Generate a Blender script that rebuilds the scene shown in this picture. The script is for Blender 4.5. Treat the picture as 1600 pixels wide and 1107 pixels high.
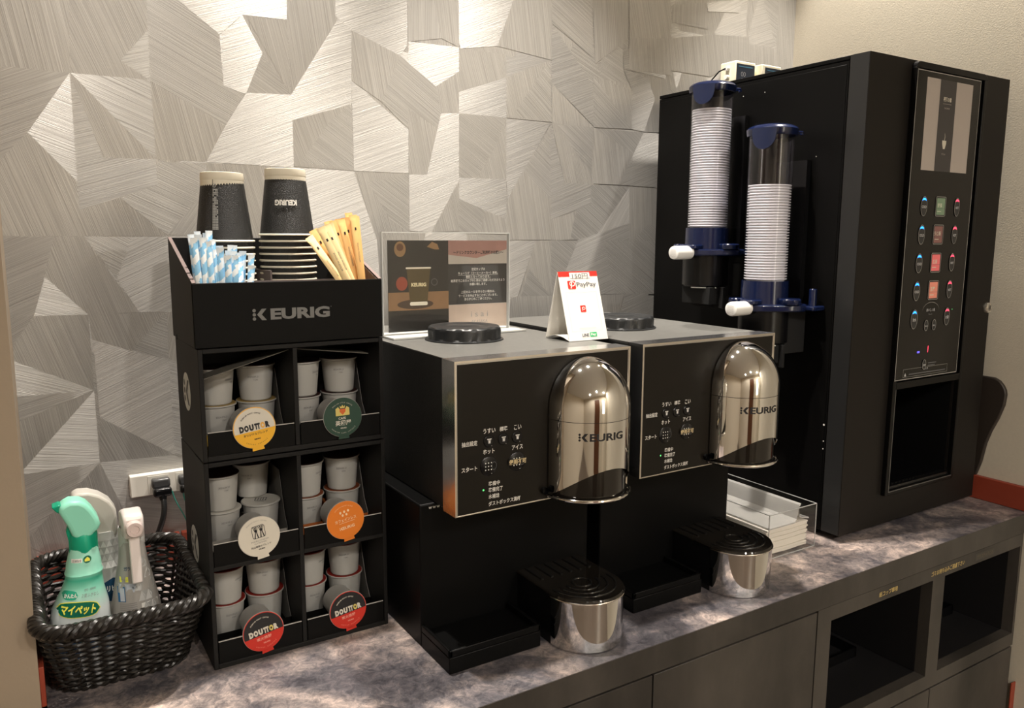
import bpy, bmesh, math, random
from mathutils import Vector, Matrix
random.seed(7)
for o in list(bpy.data.objects): bpy.data.objects.remove(o, do_unlink=True)
SC = bpy.context.scene; COL = SC.collection
Z0 = 0.85                      # worktop height above the floor; all sizes below are measured from the worktop
PI = math.pi
# ------------------------------------------------------------------ camera
F_PX = 1236.4664
cam_d = bpy.data.cameras.new('camera'); cam = bpy.data.objects.new('camera', cam_d); COL.objects.link(cam)
r_ = Vector((0.8478594725, -0.5302050823, 0.0041091960)); f_ = Vector((0.5250512931, 0.8384879471, -0.1458050143))
u_ = r_.cross(f_).normalized()
M = Matrix((( r_.x, u_.x, -f_.x, -0.0269930), (r_.y, u_.y, -f_.y, -1.2518499), (r_.z, u_.z, -f_.z, 0.4899989 + Z0), (0, 0, 0, 1)))
cam.matrix_world = M
cam_d.sensor_width = 36; cam_d.lens = F_PX / 1600 * 36; cam_d.clip_start = 0.01
SC.camera = cam
# ------------------------------------------------------------------ exposure, world
vs = SC.view_settings; vs.view_transform = 'Standard'; vs.look = 'None'; vs.gamma = 1; vs.use_curve_mapping = False
vs.exposure = 0.10
W = bpy.data.worlds.new('world'); SC.world = W; W.use_nodes = True
W.node_tree.nodes['Background'].inputs[0].default_value = (0.9, 0.85, 0.78, 1); W.node_tree.nodes['Background'].inputs[1].default_value = 0.03

def srgb(r, g, b):
    f = lambda c: (c/255/12.92) if c/255 <= .04045 else ((c/255+.055)/1.055)**2.4
    return (f(r), f(g), f(b))
# ------------------------------------------------------------------ lights: counter downlights, plus unseen fill lamps added behind the camera (housings built below)
CEIL = 1.60
DOWNLIGHTS_AND_FILL = [(0.32, -0.31, 104, 92), (0.76, -0.34, 88, 64), (1.41, -0.30, 95, 62), (-0.5, -2.7, 55, 160), (0.35, -2.5, 65, 160), (1.15, -2.9, 60, 160)]
for (x, y, e, ang) in DOWNLIGHTS_AND_FILL:
    l = bpy.data.lights.new('downlight_or_fill_beam', 'SPOT'); l.energy = e; l.color = (1.0, 0.925, 0.835)
    l.spot_size = math.radians(ang); l.spot_blend = 0.95 if ang == 92 else 0.45; l.shadow_soft_size = 0.022
    lo = bpy.data.objects.new('downlight_or_fill_beam', l); COL.objects.link(lo); lo.location = (x, y, CEIL + Z0 - 0.012)
# ------------------------------------------------------------------ material helpers
MATS = {}
def mat(name, col, rough=.5, metal=0., bump=0., bscale=300., var=0., vscale=20., coat=0., emit=None, estr=0., spec=.5, trans=0., ior=1.45, alpha=1.):
    if name in MATS: return MATS[name]
    m = bpy.data.materials.new(name); m.use_nodes = True; MATS[name] = m
    nt = m.node_tree; b = nt.nodes['Principled BSDF']
    c = tuple(col) + (1,)
    b.inputs['Base Color'].default_value = c; b.inputs['Roughness'].default_value = rough; b.inputs['Metallic'].default_value = metal
    b.inputs['Specular IOR Level'].default_value = spec; b.inputs['Coat Weight'].default_value = coat; b.inputs['Coat Roughness'].default_value = .05
    b.inputs['Transmission Weight'].default_value = trans; b.inputs['IOR'].default_value = ior
    if emit: b.inputs['Emission Color'].default_value = tuple(emit)+(1,); b.inputs['Emission Strength'].default_value = estr
    tc = nt.nodes.new('ShaderNodeTexCoord')
    if var > 0:
        n = nt.nodes.new('ShaderNodeTexNoise'); n.inputs['Scale'].default_value = vscale; n.inputs['Detail'].default_value = 5
        nt.links.new(tc.outputs['Object'], n.inputs['Vector'])
        mr = nt.nodes.new('ShaderNodeMapRange'); mr.inputs[3].default_value = 1-var; mr.inputs[4].default_value = 1+var
        nt.links.new(n.outputs['Fac'], mr.inputs[0])
        mx = nt.nodes.new('ShaderNodeVectorMath'); mx.operation = 'SCALE'; mx.inputs[0].default_value = col
        nt.links.new(mr.outputs[0], mx.inputs['Scale']); nt.links.new(mx.outputs[0], b.inputs['Base Color'])
    if bump > 0:
        n2 = nt.nodes.new('ShaderNodeTexNoise'); n2.inputs['Scale'].default_value = bscale; n2.inputs['Detail'].default_value = 3
        nt.links.new(tc.outputs['Object'], n2.inputs['Vector'])
        bp = nt.nodes.new('ShaderNodeBump'); bp.inputs['Strength'].default_value = bump; bp.inputs['Distance'].default_value = .001
        nt.links.new(n2.outputs['Fac'], bp.inputs['Height']); nt.links.new(bp.outputs[0], b.inputs['Normal'])
    return m
def thin_clear(name, tint=(1, 1, 1), gl=.10, rough=.03):
    m = bpy.data.materials.new(name); m.use_nodes = True; MATS[name] = m; nt = m.node_tree; nt.nodes.clear()
    out = nt.nodes.new('ShaderNodeOutputMaterial'); t = nt.nodes.new('ShaderNodeBsdfTransparent'); t.inputs[0].default_value = tuple(tint)+(1,)
    g = nt.nodes.new('ShaderNodeBsdfGlossy'); g.inputs['Roughness'].default_value = rough
    fr = nt.nodes.new('ShaderNodeLayerWeight'); fr.inputs[0].default_value = .5
    pw = nt.nodes.new('ShaderNodeMath'); pw.operation = 'POWER'; pw.inputs[1].default_value = 4; nt.links.new(fr.outputs['Facing'], pw.inputs[0])
    a = nt.nodes.new('ShaderNodeMath'); a.operation = 'MULTIPLY_ADD'; a.inputs[1].default_value = .55; a.inputs[2].default_value = gl*.22
    nt.links.new(pw.outputs[0], a.inputs[0])
    mx = nt.nodes.new('ShaderNodeMixShader'); nt.links.new(a.outputs[0], mx.inputs[0]); nt.links.new(t.outputs[0], mx.inputs[1]); nt.links.new(g.outputs[0], mx.inputs[2])
    nt.links.new(mx.outputs[0], out.inputs[0]); return m
# ------------------------------------------------------------------ mesh builder
class MB:
    def __init__(s): s.v = []; s.f = []; s.m = []
    def add(s, vs_, fs, mi=0):
        b = len(s.v); s.v += [Vector(p) for p in vs_]
        for f in fs: s.f.append([b+i for i in f]); s.m.append(mi)
        return s
    def box(s, x0, y0, z0, x1, y1, z1, mi=0, rz=0):
        P = [(x0,y0,z0),(x1,y0,z0),(x1,y1,z0),(x0,y1,z0),(x0,y0,z1),(x1,y0,z1),(x1,y1,z1),(x0,y1,z1)]
        if rz:
            cx, cy = (x0+x1)/2, (y0+y1)/2; c, sn = math.cos(rz), math.sin(rz)
            P = [(cx+(x-cx)*c-(y-cy)*sn, cy+(x-cx)*sn+(y-cy)*c, z) for x, y, z in P]
        return s.add(P, [(0,3,2,1),(4,5,6,7),(0,1,5,4),(1,2,6,5),(2,3,7,6),(3,0,4,7)], mi)
    def xf(s, fn):
        s.v = [Vector(fn(*v)) for v in s.v]; return s
    def prism(s, pts, a, b, axis='z', mi=0):          # 2-D outline extruded from a to b along axis
        n = len(pts)
        def P(u, v, w): return {'z': (u, v, w), 'y': (u, w, v), 'x': (w, u, v)}[axis]
        vs_ = [P(u, v, a) for u, v in pts] + [P(u, v, b) for u, v in pts]
        fs = [list(range(n))[::-1], list(range(n, 2*n))] + [(i, (i+1) % n, n+(i+1) % n, n+i) for i in range(n)]
        return s.add(vs_, fs, mi)
    def lathe(s, prof, seg=32, c=(0,0,0), mi=0, a0=0, a1=2*PI, sx=1, sy=1):
        full = abs(a1-a0-2*PI) < 1e-6; n = seg if full else seg+1; vs_ = []
        for (r, z) in prof:
            for k in range(n):
                a = a0+(a1-a0)*k/seg; vs_.append((c[0]+sx*r*math.cos(a), c[1]+sy*r*math.sin(a), c[2]+z))
        fs = []
        for j in range(len(prof)-1):
            for k in range(seg):
                k2 = (k+1) % n if full else k+1
                fs.append((j*n+k, j*n+k2, (j+1)*n+k2, (j+1)*n+k))
        return s.add(vs_, fs, mi)
    def loft(s, rings, mi=0, caps=True, closed=True):
        n = len(rings[0]); vs_ = [p for r in rings for p in r]; fs = []
        for j in range(len(rings)-1):
            for k in range(n if closed else n-1):
                k2 = (k+1) % n; fs.append((j*n+k, j*n+k2, (j+1)*n+k2, (j+1)*n+k))
        if caps: fs.append(list(range(n))[::-1]); fs.append(list(range((len(rings)-1)*n, len(rings)*n)))
        return s.add(vs_, fs, mi)
    def tube(s, pts, r, seg=10, mi=0, caps=True, closed=False, flat=1.0):
        pts = [Vector(p) for p in pts]; rings = []; n = len(pts); up = Vector((0, 0, 1)); prev = None
        for i, p in enumerate(pts):
            if closed: t = pts[(i+1) % n]-pts[i-1]
            else: t = pts[min(i+1, n-1)]-pts[max(i-1, 0)]
            t.normalize()
            if prev is None: a = t.cross(up if abs(t.z) < .9 else Vector((1, 0, 0))).normalized()
            else: a = (prev-t*prev.dot(t)).normalized()
            prev = a; b = t.cross(a); rr = r[i] if isinstance(r, (list, tuple)) else r
            rings.append([p+a*rr*math.cos(2*PI*k/seg)*flat+b*rr*math.sin(2*PI*k/seg) for k in range(seg)])
        if closed: rings.append(rings[0]); caps = False
        return s.loft(rings, mi, caps)
def rrect(x0, y0, x1, y1, r, n=5):
    P = []
    for cx, cy, a in ((x1-r, y1-r, 0), (x0+r, y1-r, PI/2), (x0+r, y0+r, PI), (x1-r, y0+r, 3*PI/2)):
        for k in range(n+1): P.append((cx+r*math.cos(a+PI/2*k/n), cy+r*math.sin(a+PI/2*k/n)))
    return P
def circ(cx, cy, r, n=24, ry=None): return [(cx+r*math.cos(2*PI*k/n), cy+(ry or r)*math.sin(2*PI*k/n)) for k in range(n)]
ORG = {}
def obj(name, mb, mats, parent=None, bevel=0, smooth=35, org=None, seg=2):
    if not isinstance(mats, (list, tuple)): mats = [mats]
    if parent is not None: o_ = ORG[parent.name]
    else: o_ = Vector(org or (0, 0, 0))
    me = bpy.data.meshes.new(name); me.from_pydata([v-o_ for v in mb.v], [], mb.f); me.validate()
    for m in mats: me.materials.append(m)
    me.polygons.foreach_set('material_index', mb.m[:len(me.polygons)] if len(mb.m) == len(me.polygons) else [0]*len(me.polygons))
    bm = bmesh.new(); bm.from_mesh(me); bmesh.ops.recalc_face_normals(bm, faces=bm.faces); bm.to_mesh(me); bm.free()
    if smooth: me.polygons.foreach_set('use_smooth', [True]*len(me.polygons)); me.set_sharp_from_angle(angle=math.radians(smooth))
    o = bpy.data.objects.new(name, me); COL.objects.link(o)
    if parent is None: o.location = (o_.x, o_.y, o_.z+Z0)
    else: o.parent = parent
    ORG[o.name] = o_.copy()
    if bevel:
        b = o.modifiers.new('edge', 'BEVEL'); b.width = bevel; b.segments = seg; b.limit_method = 'ANGLE'; b.angle_limit = math.radians(40)
    return o
def tag(o, label, cat, group=None):
    o['label'] = label; o['category'] = cat
    if group: o['group'] = group
    return o
def thing(name, label, cat, org=(0, 0, 0), group=None):
    e = bpy.data.objects.new(name, None); COL.objects.link(e); e.empty_display_size = .02
    e.location = (org[0], org[1], org[2]+Z0); ORG[e.name] = Vector(org)
    return tag(e, label, cat, group)
def struct(name, mb, mats, **k):
    o = obj(name, mb, mats, **k); o['kind'] = 'structure'; return o
def dup(root, loc, rot=None, label=None, group=None):
    def rec(o, par):
        c = o.copy(); COL.objects.link(c); c.parent = par
        for ch in list(o.children): rec(ch, c)
        return c
    r = rec(root, None); r.location = (loc[0], loc[1], loc[2]+Z0)
    if rot is not None: r.rotation_euler = rot
    if label: r['label'] = label
    if group: r['group'] = group
    return r
def place(root, loc, rot=None):
    root.location = (loc[0], loc[1], loc[2]+Z0)
    if rot is not None: root.rotation_euler = rot
# ------------------------------------------------------------------ lettering and flat print
_TC = {}
def glyphs(s_, bold=0.):
    k = (s_, bold)
    if k in _TC: return _TC[k]
    cu = bpy.data.curves.new('lettering', 'FONT'); cu.body = s_; cu.size = 1; cu.offset = bold; cu.resolution_u = 3; cu.fill_mode = 'FRONT'
    to = bpy.data.objects.new('lettering', cu); COL.objects.link(to)
    dg = bpy.context.evaluated_depsgraph_get(); me = bpy.data.meshes.new_from_object(to.evaluated_get(dg))
    vs_ = [(v.co.x, v.co.y) for v in me.vertices]; fs = [tuple(p.vertices) for p in me.polygons]
    bpy.data.objects.remove(to, do_unlink=True); bpy.data.curves.remove(cu); bpy.data.meshes.remove(me)
    if vs_:
        x0 = min(v[0] for v in vs_); x1 = max(v[0] for v in vs_); y0 = min(v[1] for v in vs_); y1 = max(v[1] for v in vs_)
    else: x0 = x1 = y0 = y1 = 0
    _TC[k] = (vs_, fs, x0, x1, y0, y1); return _TC[k]
class Print:
    def __init__(s): s.mb = MB(); s.mats = []; s.n = 0
    def mi(s, m):
        if m not in s.mats: s.mats.append(m)
        return s.mats.index(m)
    def poly(s, pts, m, h=1): s.mb.add([(u, v, h) for u, v in pts], [list(range(len(pts)))], s.mi(m)); return s
    def rect(s, x0, y0, x1, y1, m, h=1, nx=1):
        for k in range(nx):
            a, b = x0+(x1-x0)*k/nx, x0+(x1-x0)*(k+1)/nx
            s.poly([(a, y0), (b, y0), (b, y1), (a, y1)], m, h)
        return s
    def ring(s, pts, w, m, h=1):                       # outline of a closed polygon, w wide
        c = Vector((sum(p[0] for p in pts)/len(pts), sum(p[1] for p in pts)/len(pts)))
        n = len(pts); V_ = [Vector(p) for p in pts]; inn = []
        for i in range(n):
            t = (V_[(i+1) % n]-V_[i-1]).normalized(); nn = Vector((-t.y, t.x))
            if nn.dot(c-V_[i]) < 0: nn = -nn
            inn.append(V_[i]+nn*w)
        vs_ = [(p.x, p.y, h) for p in V_]+[(p.x, p.y, h) for p in inn]
        s.mb.add(vs_, [(i, (i+1) % n, n+(i+1) % n, n+i) for i in range(n)], s.mi(m)); return s
    def frame(s, x0, y0, x1, y1, w, m, h=1):
        s.rect(x0, y0, x1, y0+w, m, h); s.rect(x0, y1-w, x1, y1, m, h); s.rect(x0, y0+w, x0+w, y1-w, m, h); s.rect(x1-w, y0+w, x1, y1-w, m, h); return s
    def text(s, t, cx, cy, hgt, m, h=2, width=None, bold=0., rot=0., align='c', sx=1.):
        vs_, fs, x0, x1, y0, y1 = glyphs(t, bold)
        if not vs_: return s
        k = hgt/max(y1-y0, 1e-6); kx = k*sx
        if width: kx = width/max(x1-x0, 1e-6)
        w = (x1-x0)*kx; ox = {'c': -w/2, 'l': 0, 'r': -w}[align]; c, sn = math.cos(rot), math.sin(rot); P = []
        for (x, y) in vs_:
            a, b = ox+(x-x0)*kx, (y-(y0+y1)/2)*k
            P.append((cx+a*c-b*sn, cy+a*sn+b*c, h))
        s.mb.add(P, fs, s.mi(m)); return s
    def arctext(s, t, cx, cy, r, hgt, m, a0, a1, h=2, bold=0., inside=False):   # letters along an arc
        n = len(t)
        for i, ch in enumerate(t):
            if ch == ' ': continue
            a = a0+(a1-a0)*(i+.5)/n
            s.text(ch, cx+r*math.cos(a), cy+r*math.sin(a), hgt*(.7 if ch.islower() else 1), m, h, bold=bold, rot=a+(PI/2 if inside else -PI/2))
        return s
    def brand(s, cx, cy, hgt, width, m, h=2, bold=.025, mark=True):   # dots + chevron + letters
        w0 = width
        if mark:
            x = cx-width/2; d = hgt*.15
            for k in (-1, 0, 1): s.poly(circ(x+d, cy+k*hgt*.36, d, 10), m, h)
            t = hgt*.40; kx = x+2.6*d; kw = hgt*.42
            s.poly([(kx, cy), (kx+t, cy), (kx+kw+t, cy+hgt/2), (kx+kw, cy+hgt/2)], m, h)
            s.poly([(kx, cy), (kx+t, cy), (kx+kw+t, cy-hgt/2), (kx+kw, cy-hgt/2)], m, h)
            s.text('EURIG', cx+width/2, cy, hgt, m, h, width=width*.775, bold=bold, align='r')
        else: s.text('KEURIG', cx, cy, hgt, m, h, width=width, bold=bold)
        return s
    def build(s, name, f, parent=None, lay=.00012, **k):
        mb = MB(); mb.v = [Vector(f(v.x, v.y, .0001+lay*v.z)) for v in s.mb.v]; mb.f = s.mb.f; mb.m = s.mb.m
        return obj_flat(name, mb, s.mats, parent, f, **k)
def obj_flat(name, mb, mats, parent, f, org=None):
    o_ = ORG[parent.name] if parent is not None else Vector(org or (0, 0, 0))
    me = bpy.data.meshes.new(name); me.from_pydata([v-o_ for v in mb.v], [], mb.f)
    for m in mats: me.materials.append(m)
    me.polygons.foreach_set('material_index', mb.m); me.update()
    o = bpy.data.objects.new(name, me); COL.objects.link(o)
    if parent is None: o.location = (o_.x, o_.y, o_.z+Z0)
    else: o.parent = parent
    ORG[o.name] = o_.copy(); return o
def front(y, ox=0, oz=0): return lambda u, v, h: (ox+u, y-h, oz+v)             # print on a plane facing -y
def plane(o, U, V_):                                                          # print on any plane
    o = Vector(o); U = Vector(U).normalized(); V_ = Vector(V_).normalized(); N = U.cross(V_)
    return lambda u, v, h: o+U*u+V_*v+N*h
def cyl(cx, cy, r, a0, dr=0., zc=0.):                                          # print round a vertical cylinder; u is arc length from angle a0
    return lambda u, v, h: (cx+(r+dr*(v-zc)+h)*math.cos(a0+u/r), cy+(r+dr*(v-zc)+h)*math.sin(a0+u/r), v)
# ------------------------------------------------------------------ materials
black_satin = mat('black_satin', (.003,.003,.003), .40, bump=.08, bscale=900, spec=.14)
black_matte = mat('black_matte', (.006,.006,.006), .6, bump=.15, bscale=900, spec=.3)
black_plastic = mat('black_plastic', (.005,.005,.0055), .25, spec=.4)
black_gloss = mat('black_gloss', (.012,.010,.008), .07, coat=.3)
brown_gloss = mat('brown_glass_panel', (.008,.0066,.005), .30, coat=0, spec=.30)
void = mat('unlit_black', (.004,.004,.004), .8)
chrome = mat('chrome', (.86,.855,.84), .045, 1.)
chrome_edge = mat('chrome_edge', (.72,.70,.67), .22, 1., bump=.05, bscale=60)
steel_blue = mat('brushed_trim', (.62,.62,.63), .22, 1., bump=.2, bscale=80)
white_ink = mat('white_ink', (.72,.70,.65), .6)
grey_ink = mat('grey_ink', (.25,.245,.235), .6)
dim_ink = mat('dim_ink', (.10,.10,.10), .6)
gold_ink = mat('gold_ink', (.62,.46,.17), .5)
black_ink = mat('black_ink', (.012,.012,.014), .5)
cardboard_black = mat('black_card', (.008,.0075,.007), .62, bump=.1, bscale=700, var=.1, spec=.3)
card_side = mat('black_card_face', (.0035,.0033,.003), .55, bump=.08, bscale=700, spec=.15)
card_inner = mat('grey_brown_card', (.16,.125,.115), .7, var=.08)
card_edge = mat('card_cut_edge', (.50,.48,.45), .7)
white_plastic = mat('white_plastic', (.80,.79,.76), .35)
cup_white = mat('white_cup', (.86,.85,.84), .45, var=.02)
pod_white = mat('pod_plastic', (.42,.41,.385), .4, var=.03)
cream = mat('cream_paper', (.80,.75,.62), .7, var=.04)
cup_black = mat('black_textured_paper', (.012,.012,.011), .42, bump=.9, bscale=1500)
navy = mat('navy_plastic', (.005,.010,.040), .16, coat=.3)
navy_flap = mat('navy_flap', (.010,.016,.050), .4)
orange_paint = mat('red_brown_paint', (.27,.045,.022), .45, var=.08, bump=.1, bscale=150)
clear = thin_clear('clear_acrylic')
clear_edge = mat('acrylic_edge', (.72,.74,.72), .15, emit=None, spec=.8)
dark_lid = mat('pod_foil_dark', (.035,.012,.010), .35)
# worktop: mottled dark stone laminate
def stone():
    m = bpy.data.materials.new('mottled_stone_laminate'); m.use_nodes = True; nt = m.node_tree; b = nt.nodes['Principled BSDF']
    tc = nt.nodes.new('ShaderNodeTexCoord')
    def noise(sc, det, dist=0., rough=.6):
        n = nt.nodes.new('ShaderNodeTexNoise'); n.inputs['Scale'].default_value = sc; n.inputs['Detail'].default_value = det; n.inputs['Distortion'].default_value = dist; n.inputs['Roughness'].default_value = rough
        nt.links.new(tc.outputs['Object'], n.inputs['Vector']); return n
    def ramp(n, pts):
        r = nt.nodes.new('ShaderNodeValToRGB'); e = r.color_ramp.elements
        while len(e) < len(pts): e.new(.5)
        for i, (p, c) in enumerate(pts): e[i].position = p; e[i].color = tuple(c)+(1,)
        nt.links.new(n.outputs['Fac'], r.inputs[0]); return r
    r1 = ramp(noise(6.5, 12, .5, .66), [(.32, (.050,.046,.054)), (.46, (.095,.088,.097)), (.55, (.24,.205,.195)), (.66, (.52,.42,.37))])
    r2 = ramp(noise(70, 12, .9, .82), [(.38, (.38,.38,.41)), (.50, (.9,.9,.9)), (.62, (1.55,1.45,1.38))])
    mx = nt.nodes.new('ShaderNodeMix'); mx.data_type = 'RGBA'; mx.blend_type = 'MULTIPLY'; mx.inputs[0].default_value = 1
    nt.links.new(r1.outputs[0], mx.inputs[6]); nt.links.new(r2.outputs[0], mx.inputs[7]); nt.links.new(mx.outputs[2], b.inputs['Base Color'])
    r3 = ramp(noise(60, 6), [(.3, (.32,.32,.32)), (.7, (.5,.5,.5))]); nt.links.new(r3.outputs[0], b.inputs['Roughness'])
    bp = nt.nodes.new('ShaderNodeBump'); bp.inputs['Strength'].default_value = .25; bp.inputs['Distance'].default_value = .0006
    nt.links.new(noise(160, 8, 0, .7).outputs['Fac'], bp.inputs['Height']); nt.links.new(bp.outputs[0], b.inputs['Normal'])
    return m
STONE = stone()
def cabinet_lam():
    m = bpy.data.materials.new('dark_slate_laminate'); m.use_nodes = True; nt = m.node_tree; b = nt.nodes['Principled BSDF']
    tc = nt.nodes.new('ShaderNodeTexCoord'); mp = nt.nodes.new('ShaderNodeMapping'); mp.inputs['Scale'].default_value = (1, 1, .45)
    nt.links.new(tc.outputs['Object'], mp.inputs[0])
    n = nt.nodes.new('ShaderNodeTexNoise'); n.inputs['Scale'].default_value = 6; n.inputs['Detail'].default_value = 12; n.inputs['Roughness'].default_value = .65; nt.links.new(mp.outputs[0], n.inputs['Vector'])
    r = nt.nodes.new('ShaderNodeValToRGB'); r.color_ramp.elements[0].position = .3; r.color_ramp.elements[0].color = (.012,.0105,.009,1); r.color_ramp.elements[1].position = .72; r.color_ramp.elements[1].color = (.070,.061,.052,1)
    nt.links.new(n.outputs['Fac'], r.inputs[0]); nt.links.new(r.outputs[0], b.inputs['Base Color']); b.inputs['Roughness'].default_value = .5
    return m
CABM = cabinet_lam()
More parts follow.
